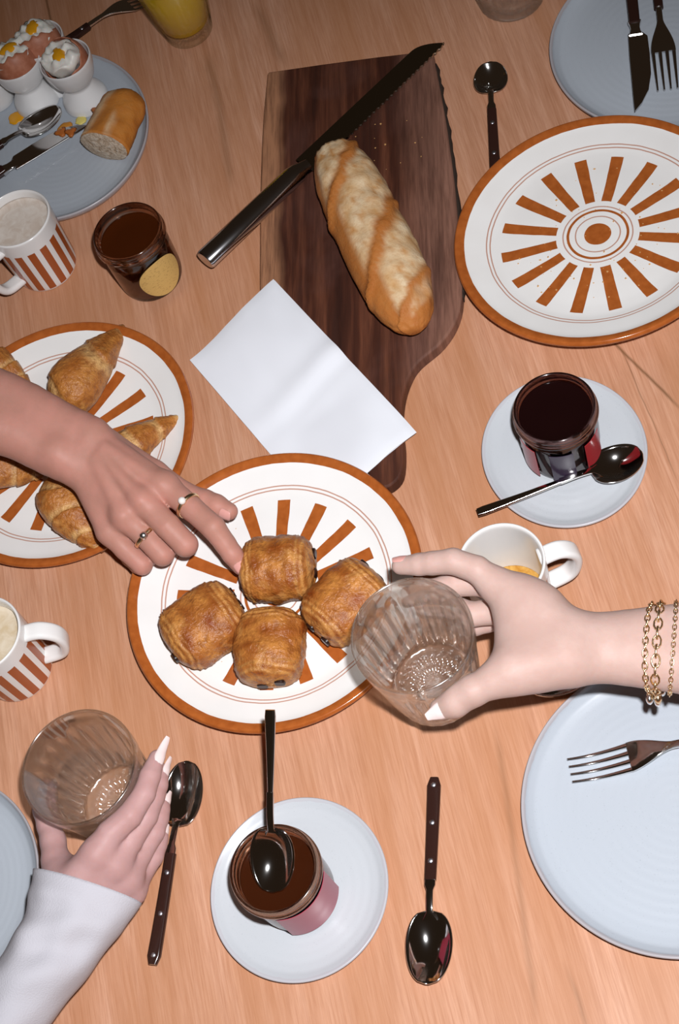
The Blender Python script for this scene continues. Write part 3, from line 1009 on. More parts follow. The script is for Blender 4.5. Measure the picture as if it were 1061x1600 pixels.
V, F, K = loft(st, 40, 0.95, lambda s, a: 0.0016*noise.noise((s*5, math.cos(a)*2, math.sin(a)*2))+0.0006*noise.noise((s*22, math.cos(a)*8, math.sin(a)*8)), end_col)
mk('crust', V, F, M_BREAD, be, cols=K)
Mc = mat('bread_crumb', (0.62, 0.52, 0.40), 0.9); N = NT(Mc)
cn = N.noise(N.coord.outputs['Object'], 240, 4, 0.7, 0.5)
N.color(N.ramp(cn, [(0.36, (0.40, 0.28, 0.18)), (0.5, (0.60, 0.48, 0.36)), (0.64, (0.72, 0.62, 0.50))])); N.bump(cn, 0.8, 0.003)
tt = (s0-s1); tt.z = 0; tt.normalize(); sd = tt.cross(Vector((0, 0, 1))).normalized()
V, F = [s0-e0+tt*0.004], []
for k, q in enumerate((0.4, 0.8, 0.98)):
    for j in range(32):
        a = 2*math.pi*j/32; wv = 1+0.05*noise.noise((math.cos(a)*2, math.sin(a)*2, k))
        V.append(s0-e0 + tt*(0.004*(1-q*q)+0.0006) + sd*math.cos(a)*0.0255*q*wv + Vector((0, 0, 1))*math.sin(a)*0.0203*q*wv)
for j in range(32):
    jj = (j+1) % 32
    F.append((0, 1+j, 1+jj))
    for k in range(2): F.append((1+32*k+j, 1+32*(k+1)+j, 1+32*(k+1)+jj, 1+32*k+jj))
mk('cut_face', V, F, Mc, be)

# ================================================================== chocolate pastries
def pain(px, py, p_end, label, lx=0.031, wy=0.029, hz=0.0235, seed=0.0):
    c = at(px, py, 0.028); base = Vector((c.x, c.y, 0.0112))
    rz = ang((px, py), p_end, 0.025)
    e = empty('chocolate_pastry', base, (0, 0, rz)); tag(e, label, 'pastry', 'chocolate pastries on the sun wheel plate')
    n, Mm = 60, 56
    V, F, K = [], [], []
    for i in range(n+1):
        u = -1+2*i/n; uu = math.copysign(abs(u)**0.8, u)
        au = abs(uu)
        rho = (1-au**4.6)**(1/2.3) if au < 1 else 0.0
        for j in range(Mm):
            a = 2*math.pi*j/Mm
            ca, sa = math.cos(a), math.sin(a)
            sq = (abs(ca)**2.3+abs(sa)**2.3)**(-1/2.3)
            # rolled layers: uneven terraces towards each end
            ter, fr = 0.0, 0.5
            if au > 0.50:
                q = (au-0.50)/0.50*3.6 + 0.7*noise.noise((ca*1.3+seed, sa*1.3, u)) + a/(2*math.pi); fr = q-math.floor(q)
                ter = 0.06*(fr**1.5-0.5)*min(1, (au-0.50)/0.1)
            spiral = 0.03*(((a/(2*math.pi)+au*1.5) % 1.0)-0.5)*sstep(0.45, 0.7, au)
            nz = 0.075*noise.noise((uu*2.2+seed, ca*1.6, sa*1.6+seed)) + 0.035*noise.noise((uu*7+seed, ca*4, sa*4)) + 0.012*noise.noise((uu*30, ca*9+seed, sa*9))
            R = max(0.0, rho*(1+ter+spiral+nz)) * sq
            y, z = wy*R*ca, hz*R*sa
            if sa < 0: z = max(z*0.9, -hz*0.86)
            V.append((lx*uu*(1+0.03*noise.noise((ca*2, sa*2, seed))), y, hz*0.86+z))
            top_ = 0.5+0.5*sa
            cl = mix3((0.50, 0.195, 0.040), (0.28, 0.075, 0.012), 0.5+1.2*noise.noise((uu*3+seed, ca*2, sa*2)))
            if au > 0.5:
                cl = mix3(cl, (0.64, 0.33, 0.10), 0.7*(1-abs(2*fr-1))**1.5*sstep(0.5, 0.62, au))
            K.append(mix3((0.50, 0.21, 0.05), cl, sstep(0.1, 0.5, top_)))
    for i in range(n):
        for j in range(Mm):
            F.append((i*Mm+j, i*Mm+(j+1) % Mm, (i+1)*Mm+(j+1) % Mm, (i+1)*Mm+j))
    mk('roll', V, F, M_PASTRY, e, cols=K)
    for sx in (-1, 1):
        for sy in (-1, 1):
            P = [Vector((sx*lx*k, sy*wy*0.27+0.003*sx, hz*(0.86+0.10*sy))) for k in (0.6, 0.92, 1.02)]
            V, F = sweep(P, lambda i: rrect(0.0085, 0.0085, 0.0028, 3))
            bevel(mk('chocolate_stick', V, F, M_CHOC, e, auto=50), 0.0008)
    return e


pain(437, 893, (505, 888), 'golden chocolate pastry touched by the pointing finger', 0.031, 0.0275, 0.0245, 1.0)
pain(321, 979, (270, 1014), 'golden chocolate pastry on the left of the four', 0.034, 0.030, 0.0235, 5.0)
pain(424, 1014, (420, 1070), 'golden chocolate pastry nearest the standing spoon', 0.032, 0.0285, 0.0235, 9.0)
pain(541, 944, (585, 900), 'golden chocolate pastry next to the held tumbler', 0.034, 0.0285, 0.0235, 14.0)


def croissant(pts, label, seed=0.0, segs=6):
    """pts: (px, py, radius cm); lies on the plate"""
    raws = []
    for x, y, r in pts:
        z = 0.0085 + r*0.0088
        raws.append((*at(x, y, z), r*0.01))
    sp = spline(raws, 90)
    c0 = Vector((sp[45][0], sp[45][1], 0.0085))
    L = len(sp)

    def step(s):
        q = (s*segs) % 1.0
        return q
    st = []
    for i, p in enumerate(sp):
        st.append((Vector(p[:3])-c0, max(0.002, p[3]), max(0.002, p[3]*0.86)))

    def dsp(s, a):
        q = step(s+0.02*math.sin(a*2+seed)+0.03*math.cos(a))
        r = 0.0022*(q-0.5)*min(1, s*6, (1-s)*6)
        return r + 0.0014*noise.noise((s*7+seed, math.cos(a)*1.5, math.sin(a)*1.5)) + 0.0005*noise.noise((s*30+seed, math.cos(a)*5, math.sin(a)*5))

    def colf(s, a):
        q = step(s+0.02*math.sin(a*2+seed)+0.03*math.cos(a))
        c = mix3((0.36, 0.115, 0.020), (0.49, 0.20, 0.045), 0.5+0.9*noise.noise((s*5+seed, math.cos(a)*2, math.sin(a)*2)))
        return mix3(c, (0.72, 0.46, 0.19), 0.7*math.exp(-((q-0.12)/0.13)**2))
    V, F, K = loft(st, 40, 0.95, dsp, colf)
    o = mk('croissant', V, F, M_PASTRY, loc=c0, cols=K)
    return tag(o, label, 'croissant', 'croissants on the left plate')


croissant([(192, 510, .35), (172, 535, 1.2), (142, 568, 2.2), (112, 608, 2.55), (92, 640, 1.6), (80, 658, .5)], 'golden croissant pointing to the top rim above the arm', 0.0, 3)
croissant([(283, 653, .35), (258, 664, .85), (228, 680, 1.4), (198, 700, 1.7), (172, 715, 1.0), (160, 722, .3)], 'golden croissant with its tip at the right rim, beyond the hand', 3.0, 4)
croissant([(165, 856, .5), (146, 838, 1.3), (118, 808, 2.0), (97, 780, 2.25), (104, 752, 1.5), (118, 735, .4)], 'golden croissant at the lower rim beneath the wrist', 6.0, 5)
croissant([(78, 732, .3), (50, 732, 1.2), (12, 728, 2.0), (-35, 722, 2.2), (-80, 715, 1.5), (-110, 708, .5)], 'ridged croissant cut by the left edge below the forearm', 9.0, 7)
croissant([(45, 606, .4), (22, 588, 1.2), (-12, 572, 2.0), (-60, 560, 2.0), (-95, 556, .6)], 'croissant end cut by the left edge above the forearm', 12.0, 6)

# ================================================================== eggs in egg cups
M_SHELL = mat('brown_eggshell', (0.45, 0.17, 0.10), 0.5); N = NT(M_SHELL)
N.color(N.ramp(N.noise(N.coord.outputs['Object'], 160, 3), [(0.35, (0.40, 0.14, 0.075)), (0.65, (0.49, 0.20, 0.12))]))
M_EGGW = mat('cooked_egg_white', (0.82, 0.80, 0.74), 0.4, sss=0.2)
M_YOLK = mat('egg_yolk', (0.75, 0.34, 0.012), 0.25)
ecup = round_prof(cm([(0, 3.4), (1.2, 3.5), (2.0, 4.2), (2.42, 5.4), (2.5, 6.1), (2.62, 6.15), (2.66, 5.9), (2.55, 5.0), (2.2, 3.7), (1.55, 3.0), (1.4, 2.6),
                      (1.75, 1.9), (2.3, .9), (2.4, .2), (2.3, 0), (1.9, 0), (1.2, 1.5), (0, 1.7)]), 3, 0.3)
ecV, ecF = lathe(ecup, 56)


def egg_cup(px, py, label, elabel, seed, open_dir):
    p = base_under(px, py, 0.062); p.z = 0.0064
    o = mk('egg_cup', ecV, ecF, M_WHITE, loc=p); tag(o, label, 'egg cup', 'white egg cups')
    e = empty('boiled_egg', p+Vector((0, 0, 0.0555)), (0, 0, seed)); tag(e, elabel, 'egg', 'opened boiled eggs')
    # shell with an irregular open top
    nu, nv = 40, 20; V, F = [], []
    R, Hh = 0.0226, 0.027
    for j in range(nv+1):
        for i in range(nu):
            a = 2*math.pi*i/nu
            zmax = 0.45+0.10*noise.noise((math.cos(a)*1.7+seed, math.sin(a)*1.7, seed))+0.03*math.sin(9*a+seed) + 0.38*math.cos(a-open_dir-math.pi+seed*0)
            t = -0.95+(min(0.93, zmax)+0.95)*j/nv
            r = R*math.sqrt(max(0, 1-t*t))
            V.append((r*math.cos(a), r*math.sin(a), t*Hh))
    for j in range(nv):
        for i in range(nu): F.append((j*nu+i, j*nu+(i+1) % nu, (j+1)*nu+(i+1) % nu, (j+1)*nu+i))
    sh = mk('shell', V, F, M_SHELL, e)
    so = sh.modifiers.new('thick', 'SOLIDIFY'); so.thickness = 0.0008; so.offset = -1
    V, F, rows = [], [], []
    for j in range(15):
        t = j/14
        for i in range(36):
            a = 2*math.pi*i/36
            if t < 0.55: r = 0.0208*math.sin(math.pi/2*min(1, 0.3+t*1.2)); z = -0.010+0.022*t/0.55
            else: r = 0.0208*(1-(t-0.55)/0.45)**0.7; z = 0.012+0.006*math.sin((t-0.55)/0.45*math.pi*0.6)
            q = 1+0.12*noise.noise((math.cos(a)*2+seed, math.sin(a)*2, t*4))
            V.append((r*q*math.cos(a)+0.004*math.cos(open_dir)*t, r*q*math.sin(a)+0.004*math.sin(open_dir)*t, z+0.0075*noise.noise((math.cos(a)*2.5*r*60, math.sin(a)*2.5*r*60, seed+t))))
    for j in range(14):
        for i in range(36): F.append((j*36+i, j*36+(i+1) % 36, (j+1)*36+(i+1) % 36, (j+1)*36+i))
    F.append(tuple(range(36))); F.append(tuple(range(14*36, 15*36)))
    mk('egg_white', V, F, M_EGGW, e)
    V, F = [], []
    for j in range(9):
        for i in range(20):
            a = 2*math.pi*i/20; t = math.pi*j/8
            r = 0.0085*math.sin(t)*(1+0.3*noise.noise((math.cos(a)*2, math.sin(a)*2, seed+3)))
            V.append((r*math.cos(a)*1.2+0.005*math.cos(open_dir), r*math.sin(a)*0.8+0.005*math.sin(open_dir), 0.0172-0.0030*math.cos(t)))
    for j in range(8):
        for i in range(20): F.append((j*20+i, j*20+(i+1) % 20, (j+1)*20+(i+1) % 20, (j+1)*20+i))
    mk('yolk', V, F, M_YOLK, e)


egg_cup(104, 98, 'white egg cup nearest the bread end', 'opened brown egg nearest the bread end, shell high on its right', 2.0, math.radians(150))
egg_cup(26, 100, 'white egg cup at the left edge', 'opened brown egg at the left edge with yolk showing', 7.0, math.radians(80))
egg_cup(62, 68, 'white egg cup hidden behind the other two', 'opened egg behind and between the other two eggs', 11.0, math.radians(200))
# small white lidless pot beside the egg cups
V, F = lathe(round_prof(cm([(0, .5), (1.6, .5), (1.9, 1.2), (2.0, 3.0), (2.15, 3.1), (2.2, 2.9), (2.1, .8), (1.9, .1), (1.6, 0), (0, 0)]), 3, .3), 40)
sp_ = base_under(-12, 143, 0.02); sp_.z = 0.0064
tag(mk('small_pot', V, F, M_WHITE, loc=sp_), 'small white pot cut by the left edge beside the egg cups', 'pot')


def blob(name, px, py, z, r, mt, label, cat, seed=0, flat=0.25):
    c = at(px, py, z); V, F = [], []
    for j in range(9):
        for i in range(20):
            a = 2*math.pi*i/20; t = math.pi*j/8
            q = r*math.sin(t)*(1+0.35*noise.noise((math.cos(a)*1.5+seed, math.sin(a)*1.5, seed)))
            V.append((q*math.cos(a), q*math.sin(a), r*flat*(1-math.cos(t))*0.5))
    for j in range(8):
        for i in range(20): F.append((j*20+i, j*20+(i+1) % 20, (j+1)*20+(i+1) % 20, (j+1)*20+i))
    return tag(mk(name, V, F, mt, loc=c), label, cat)


blob('yolk_drop', 25, 185, 0.0064, 0.0085, M_YOLK, 'yellow drop of egg yolk on the plate left of the spoons', 'food scrap', 2)
blob('yolk_smear', 103, 206, 0.0066, 0.0095, mat('cooked_yolk', (0.62, 0.25, 0.03), 0.5), 'orange smear of yolk next to the knife blade', 'food scrap', 5, 0.5)
blob('butter_bit', 127, 190, 0.0066, 0.006, mat('butter', (0.72, 0.60, 0.16), 0.5), 'small yellow bit of butter by the bread end', 'food scrap', 8, 0.6)

# crumbs
rnd = random.Random(7)


def crumbs(label, centre, n, spread, z, zf=None):
    V, F = [], []
    for k in range(n):
        a = rnd.uniform(0, 2*math.pi); r = spread*math.sqrt(rnd.random())
        p = Vector((centre.x+r*math.cos(a), centre.y+r*math.sin(a), 0)); p.z = (zf(p) if zf else z)
        s = rnd.uniform(0.0004, 0.0013)
        b = len(V)
        for d in ((1, 0, 0), (0, 1, 0), (-1, 0, 0), (0, -1, 0), (0, 0, 1), (0, 0, -0.6)):
            V.append(p-centre+Vector(d)*s*rnd.uniform(0.6, 1.3))
        for t in ((0, 1, 4), (1, 2, 4), (2, 3, 4), (3, 0, 4), (1, 0, 5), (2, 1, 5), (3, 2, 5), (0, 3, 5)): F.append(tuple(b+i for i in t))
    o = mk('crumbs', V, F, mat('crumb_brown', (0.55, 0.30, 0.11), 0.8), smooth=False, loc=centre)
    return tag(o, label, 'crumbs', kind='stuff')


cR = raw(-0.14265, 0.85277)


def zR(p):
    return 0.0085+0.0081-(nR.x*(p.x-cR.x)+nR.y*(p.y-cR.y))/nR.z


cr = Vector((cR.x, cR.y, 0.016))
crumbs('fine golden crumbs scattered over the empty sun wheel plate', cr, 70, 0.075, 0, zR)
cc = raw(-0.38959, 0.50931, 0.0110)
crumbs('fine golden crumbs around the four chocolate pastries', cc, 26, 0.074, 0.0110)
cb = at(600, 230, BZ)
crumbs('fine pale bread crumbs on the walnut board', cb, 16, 0.04, BZ+0.0004)

# ================================================================== hands: smooth blended implicit surfaces, meshed once
class Hand:
    """palm: blended primitives; fingers: chains that each blend with the palm but not with one another"""
    def __init__(s): s.palm = []; s.fingers = []

    @staticmethod
    def cone(P, a, b, ra, rb):
        ab = b-a; L2 = max(float(ab @ ab), 1e-12)
        t = np.clip(((P-a) @ ab)/L2, 0, 1)
        d = P-(a+t[..., None]*ab)
        return np.sqrt((d*d).sum(-1)) - (ra+(rb-ra)*t)

    @staticmethod
    def smin(a, b, k):
        h = np.maximum(k-np.abs(a-b), 0)/k
        return np.minimum(a, b)-h*h*k*0.25

    def add_palm(s, a, b, ra, rb, k=0.010): s.palm.append((np.array(a), np.array(b), ra, rb, k))

    def add_rod(s, joints, k=0.014):
        sp = spline([(*j[0], j[1]) for j in joints], len(joints)*2)
        s.palm.append(([(np.array(q[:3]), float(q[3])) for q in sp], k))

    def add_finger(s, joints, k_palm=0.009, k_in=0.003): s.fingers.append((joints, k_palm, k_in))

    def chain(s, P, joints, k):
        d = None
        for (a, ra), (b, rb) in zip(joints[:-1], joints[1:]):
            e = s.cone(P, np.array(a), np.array(b), ra, rb)
            d = e if d is None else s.smin(d, e, k)
        return d

    def eval(s, P, only=None):
        P = np.asarray(P, np.float32)
        if only is not None:
            j, kp, ki = s.fingers[only]
            return s.chain(P, j, ki)
        pal = None
        for it in s.palm:
            if len(it) == 2: e, k = s.chain(P, it[0], 0.0008), it[1]
            else: e, k = s.cone(P, *it[:4]), it[4]
            pal = e if pal is None else s.smin(pal, e, k)
        d = pal
        for j, kp, ki in s.fingers:
            f = s.smin(pal, s.chain(P, j, ki), kp)
            d = s.smin(d, f, 0.0012)
        return d

    def bounds(s):
        pts = []
        for it in s.palm:
            if len(it) == 2:
                for a, r in it[0]: pts += [a-r, a+r]
            else:
                a, b, ra, rb, k = it; pts += [a-ra, a+ra, b-rb, b+rb]
        for j, _, _ in s.fingers:
            for a, r in j: a = np.array(a); pts += [a-r, a+r]
        pts = np.array(pts)
        return pts.min(0)-0.006, pts.max(0)+0.006

    def mesh(s, h=0.0016):
        lo, hi = s.bounds(); n = np.ceil((hi-lo)/h).astype(int)+1
        # coarse pass finds the blocks near the surface, fine pass evaluates only those
        B = 10
        f = np.full(n, 1.0, np.float32)
        for i in range(0, n[0], B):
            for j in range(0, n[1], B):
                cs = []
                for k in range(0, n[2], B): cs.append(lo+h*(np.array([i, j, k])+B/2))
                dc = s.eval(np.array(cs))
                for q, k in enumerate(range(0, n[2], B)):
                    if abs(dc[q]) > h*B*1.05:
                        f[i:i+B, j:j+B, k:k+B] = dc[q]; continue
                    I = np.arange(i, min(i+B, n[0])); J = np.arange(j, min(j+B, n[1])); K = np.arange(k, min(k+B, n[2]))
                    G = np.stack(np.meshgrid(I, J, K, indexing='ij'), -1)*h+lo
                    f[i:i+B, j:j+B, k:k+B] = s.eval(G.reshape(-1, 3)).reshape(G.shape[:3])
        return nets(f, lo, h)


def nets(f, lo, h):
    ins = f < 0
    nx, ny, nz = f.shape
    sh = (nx-1, ny-1, nz-1)
    acc = np.zeros(sh+(3,), np.float32); cnt = np.zeros(sh, np.float32)
    cor = [(i, j, k) for i in (0, 1) for j in (0, 1) for k in (0, 1)]

    def sl(c): return f[c[0]:nx-1+c[0], c[1]:ny-1+c[1], c[2]:nz-1+c[2]]
    for a in cor:
        for ax in range(3):
            if a[ax]: continue
            b = list(a); b[ax] = 1; b = tuple(b)
            fa, fb = sl(a), sl(b); cross = (fa < 0) != (fb < 0)
            t = np.where(cross, fa/np.where(cross, fa-fb, 1), 0)
            for d in range(3):
                acc[..., d] += np.where(cross, a[d]+(t if d == ax else 0), 0)
            cnt += cross
    act = cnt > 0
    idx = np.full(sh, -1); idx[act] = np.arange(act.sum())
    cells = np.argwhere(act)
    V = (cells+acc[act]/cnt[act][:, None])*h+lo
    F = []
    for ax in range(3):
        o1, o2 = [d for d in range(3) if d != ax]
        a = [slice(None)]*3; b = [slice(None)]*3
        a[ax] = slice(0, -1); b[ax] = slice(1, None)
        for d in (o1, o2): a[d] = slice(1, -1); b[d] = slice(1, -1)
        ia, ib = ins[tuple(a)], ins[tuple(b)]
        E = np.argwhere(ia != ib); sg = ia[ia != ib]
        E[:, o1] += 1; E[:, o2] += 1
        q = []
        for d1, d2 in ((0, 0), (-1, 0), (-1, -1), (0, -1)):
            c = E.copy(); c[:, o1] += d1; c[:, o2] += d2
            q.append(idx[c[:, 0], c[:, 1], c[:, 2]])
        q = np.stack(q, 1)
        fl2 = sg if ax != 1 else ~sg
        q[~fl2] = q[~fl2][:, ::-1]
        F.append(q)
    F = np.concatenate(F); F = F[(F >= 0).all(1)]
    return V, F


def big_mesh(name, V, F, mt, origin, smooth_it=2):
    me = bpy.data.meshes.new(name)
    # light relaxation removes the grid stepping
    V = V.copy()
    e = np.concatenate([F[:, [0, 1]], F[:, [1, 2]], F[:, [2, 3]], F[:, [3, 0]]])
    for w in (0.5, -0.52)*smooth_it:
        acc = np.zeros_like(V); c = np.zeros(len(V))
        np.add.at(acc, e[:, 0], V[e[:, 1]]); np.add.at(c, e[:, 0], 1)
        np.add.at(acc, e[:, 1], V[e[:, 0]]); np.add.at(c, e[:, 1], 1)
        V = V + w*(acc/np.maximum(c, 1)[:, None]-V)
    V = V-np.array(origin)
    me.vertices.add(len(V)); me.vertices.foreach_set('co', V.astype(np.float32).ravel())
    me.loops.add(len(F)*4); me.loops.foreach_set('vertex_index', F.astype(np.int32).ravel())
    me.polygons.add(len(F)); me.polygons.foreach_set('loop_start', np.arange(0, len(F)*4, 4, dtype=np.int32))
    me.polygons.foreach_set('use_smooth', np.ones(len(F), bool))
    me.update(); me.validate()
    bm = bmesh.new(); bm.from_mesh(me); bmesh.ops.recalc_face_normals(bm, faces=bm.faces); bm.to_mesh(me); bm.free()
    return link_mesh(name, me, mt, loc=origin)


def J(px, py, z, r):
    """joint: pixel, height in cm, radius in cm"""
    return (np.array(at(px, py, z*0.01)), r*0.01)


def loop_around(hand, c, axis, only=None, n=40, off=0.0005, rmax=0.06):
    """closed outline of the skin round point c in the plane across axis"""
    axis = Vector(axis).normalized()
    u = axis.cross(Vector((0, 0, 1)))
    if u.length < 1e-3: u = axis.cross(Vector((1, 0, 0)))
    u.normalize(); w = axis.cross(u).normalized()
    out = []
    rs = np.linspace(0.001, rmax, 160)
    for i in range(n):
        a = 2*math.pi*i/n; d = u*math.cos(a)+w*math.sin(a)
        P = np.array([list(Vector(c)+d*r) for r in rs]); f = hand.eval(P, only)
        k = np.argmax(f > 0)
        r = rs[k]+off
        out.append(Vector(c)+d*r)
    return out


def ring_tube(name, loop, rr, mt, parent, flat=1.0):
    n = len(loop); c0 = sum(loop, Vector())/n
    V, F = [], []
    m_ = 8
    for i in range(n):
        t = (loop[(i+1) % n]-loop[i-1]).normalized(); r = (loop[i]-c0); r = (r-t*r.dot(t)).normalized(); b = t.cross(r)
        for j in range(m_):
            a = 2*math.pi*j/m_
            V.append(loop[i]+r*rr*math.cos(a)+b*rr*flat*math.sin(a))
    for i in range(n):
        for j in range(m_):
            F.append((i*m_+j, ((i+1) % n)*m_+j, ((i+1) % n)*m_+(j+1) % m_, i*m_+(j+1) % m_))
    if parent: V = [Vector(v)-parent.location for v in V]
    return mk(name, V, F, mt, parent)


def ball(name, c, r, mt, parent, sq=(1, 1, 1)):
    V, F = [], []
    for j in range(11):
        for i in range(16):
            a = 2*math.pi*i/16; t = math.pi*j/10
            V.append((r*sq[0]*math.sin(t)*math.cos(a), r*sq[1]*math.sin(t)*math.sin(a), r*sq[2]*math.cos(t)))
    for j in range(10):
        for i in range(16): F.append((j*16+i, j*16+(i+1) % 16, (j+1)*16+(i+1) % 16, (j+1)*16+i))
    return mk(name, V, F, mt, parent, loc=Vector(c)-(parent.location if parent else Vector()))


def nail(parent, hand, fi, tipp, prev, up, length, width, mt, ext=0.0, back=0.55, lift=0.0):
    """a curved nail plate laid on the outside of finger fi"""
    t = (Vector(tipp)-Vector(prev)).normalized(); up = Vector(up)
    nrm = (up-t*up.dot(t)).normalized(); s = t.cross(nrm)
    nu, nv = 12, 8; V, F = [], []
    st_ = Vector(tipp)-t*length*back
    j = hand.fingers[fi][0]; rt = j[-1][1]
    for lay in (0.0, 1.0):
        for i in range(nu+1):
            q = i/nu
            x = q*(length+ext)
            wq = math.sqrt(max(0.0, 1-((0.30-q)/0.32)**2)) if q < 0.30 else (1-0.10*(q-0.3) if ext == 0 else 1-0.62*((q-0.3)/0.7)**1.6)
            if q > 0.85 and ext == 0: wq *= math.sqrt(max(0.05, 1-((q-0.85)/0.152)**2))
            for k in range(nv+1):
                b = (2*k/nv-1)*wq
                c = st_+t*x
                # radius of the finger at this point, then out along the normal
                a = b*width/2/rt*0.98; a = max(-1.35, min(1.35, a))
                rl = rt*(1.0 if x < length*back else max(0.86, 1-0.15*(x-length*back)/rt))
                V.append(c+nrm*(rl*math.cos(a)+lift+0.0002+0.0005*lay) + s*(rl*math.sin(a)))
    W = nv+1; n_ = W*(nu+1)
    for i in range(nu):
        for k in range(nv):
            a = i*W+k
            F.append((a, a+1, a+W+1, a+W)); F.append((n_+a, n_+a+W, n_+a+W+1, n_+a+1))
    rg = [k for k in range(W)]+[i*W+nv for i in range(1, nu+1)]+[nu*W+k for k in range(nv-1, -1, -1)]+[i*W for i in range(nu-1, 0, -1)]
    for k in range(len(rg)):
        a, b = rg[k], rg[(k+1) % len(rg)]; F.append((a, n_+a, n_+b, b))
    o = mk('fingernail', [v-parent.location for v in V], F, mt, parent, auto=60)
    return o


TOCAM = (Vector(CAMP)).normalized()
M_SK1 = skin('skin_tan', (0.44, 0.215, 0.165), (0.50, 0.235, 0.185))
M_SK2 = skin('skin_fair', (0.49, 0.33, 0.285), (0.53, 0.37, 0.325))
M_SK3 = skin('skin_pink', (0.46, 0.265, 0.25), (0.50, 0.30, 0.29))
M_NAIL = mat('natural_nail', (0.66, 0.33, 0.29), 0.22)
M_NAILW = mat('pale_nail', (0.80, 0.66, 0.64), 0.16)


# ---------------------------------------------------------------- reaching arm from the left
H1 = Hand()
arm = [[J(-560, 400, 22.0, 3.1), J(-590, 480, 22.0, 3.1)], [J(-370, 470, 17.5, 2.8), J(-390, 540, 17.5, 2.8)], [J(-190, 540, 14.0, 2.5), J(-205, 600, 14.0, 2.5)], [J(-60, 596, 12.0, 2.3), J(-75, 648, 12.0, 2.3)],
       [J(30, 632, 10.3, 2.1), J(18, 674, 10.3, 2.1)], [J(95, 664, 9.2, 1.88), J(78, 706, 9.0, 1.9)], [J(140, 682, 8.8, 1.7), J(115, 726, 8.4, 1.7)]]
for q in (0, 1): H1.add_rod([st_[q] for st_ in arm])
H1.add_palm(*[J(88, 706, 9.9, .85)[0]]*2, 0.0075, 0.0075, 0.014)            # wrist bone
mcp = [J(257, 759, 7.4, 1.10), J(224, 784, 7.7, 1.12), J(195, 808, 7.2, 1.05), J(170, 831, 6.4, .98)]
wr = [J(150, 690, 8.6, 1.15), J(142, 702, 8.7, 1.1), J(132, 716, 8.5, 1.1), J(124, 730, 8.2, 1.05)]
for a, b in zip(wr, mcp): H1.add_palm(a[0], b[0], a[1], b[1]*0.92, 0.009)
# palm underside and thumb mound
H1.add_palm(J(160, 715, 7.2, 1.4)[0], J(225, 775, 6.0, 1.3)[0], 0.014, 0.013, 0.014)
H1.add_palm(J(145, 735, 7.0, 1.3)[0], J(185, 812, 5.6, 1.2)[0], 0.013, 0.012, 0.014)
# tendons on the back of the hand
for (x0_, y0_, z0_), (x1_, y1_, z1_) in (((165, 700, 9.45), (252, 757, 8.25)), ((158, 710, 9.5), (220, 782, 8.6)), ((150, 722, 9.2), (192, 806, 8.05))):
    H1.add_palm(J(x0_, y0_, z0_, .2)[0], J(x1_, y1_, z1_, .3)[0], 0.0028, 0.0030, 0.006)
for jx in mcp[:3]: H1.add_palm(jx[0]+np.array([0, 0, .0035]), jx[0]+np.array([0, 0, .0035]), jx[1]*0.82, jx[1]*0.82, 0.007)
i1 = [mcp[0], J(300, 795, 7.2, 1.0), J(333, 824, 6.9, 1.0), J(352, 850, 5.9, .88), J(363, 866, 5.3, .86), J(376, 885, 4.4, .72)]
m1 = [mcp[1], J(262, 822, 7.0, 1.05), J(290, 851, 6.0, 1.02), J(284, 850, 4.4, .9), J(268, 838, 3.4, .85), J(250, 822, 3.1, .75)]
r1 = [mcp[2], J(228, 838, 6.2, 1.0), J(254, 866, 5.0, .98), J(248, 866, 3.7, .85), J(234, 855, 3.1, .8), J(218, 840, 3.0, .7)]
p1 = [mcp[3], J(196, 858, 5.3, .92), J(222, 882, 4.2, .88), J(216, 882, 3.2, .78), J(203, 872, 2.9, .72), J(192, 860, 2.9, .65)]
t1 = [J(170, 700, 7.2, 1.4), J(240, 742, 5.6, 1.25), J(288, 772, 4.6, 1.0), J(320, 783, 4.5, .95), J(338, 790, 4.4, .92), J(358, 799, 4.3, .74)]
for f_ in (i1, m1, r1, p1): H1.add_finger(f_, 0.007, 0.0015)
H1.add_finger(t1, 0.010, 0.003)
V, F = H1.mesh()
per1 = big_mesh('person', V, F, M_SK1, Vector(arm[4][0][0]))
tag(per1, 'bare arm reaching in from the left, index finger touching a pastry, two rings', 'person')
nail(per1, H1, 0, i1[-1][0], i1[-2][0], TOCAM, 0.0125, 0.0115, M_NAIL)
nail(per1, H1, 4, t1[-1][0], t1[-2][0], TOCAM+Vector(RW @ np.array([0.5, 0.9, 0.0])), 0.012, 0.012, M_NAIL)


def finger_ring(hand, only, a, b, t, label, gem_mt, gem_r):
    c = Vector(a).lerp(Vector(b), t); axis = Vector(b)-Vector(a)
    lp = loop_around(hand, c, axis, only, 40, 0.0004, 0.03)
    e = empty('finger_ring', c); tag(e, label, 'ring', 'gold rings on the reaching hand')
    ring_tube('band', lp, 0.0014, M_GOLD, e, 1.4)
    ax_ = axis.normalized(); n_ = (TOCAM-ax_*TOCAM.dot(ax_)).normalized()
    best = max(lp, key=lambda p: (p-c).dot(n_))
    ball('setting', best, gem_r*0.9, M_GOLD, e)
    ball('gem', best+n_*gem_r*0.7, gem_r, gem_mt, e)


M_PEARL = mat('pearl', (0.80, 0.76, 0.72), 0.12)
finger_ring(H1, 0, i1[0][0], i1[1][0], 0.86, 'gold ring with a small pale pearl on the pointing index finger', M_PEARL, 0.0032)
finger_ring(H1, 2, r1[0][0], r1[1][0], 1.0, 'gold ring with a bright bead on the curled ring finger', M_SILVER, 0.0036)

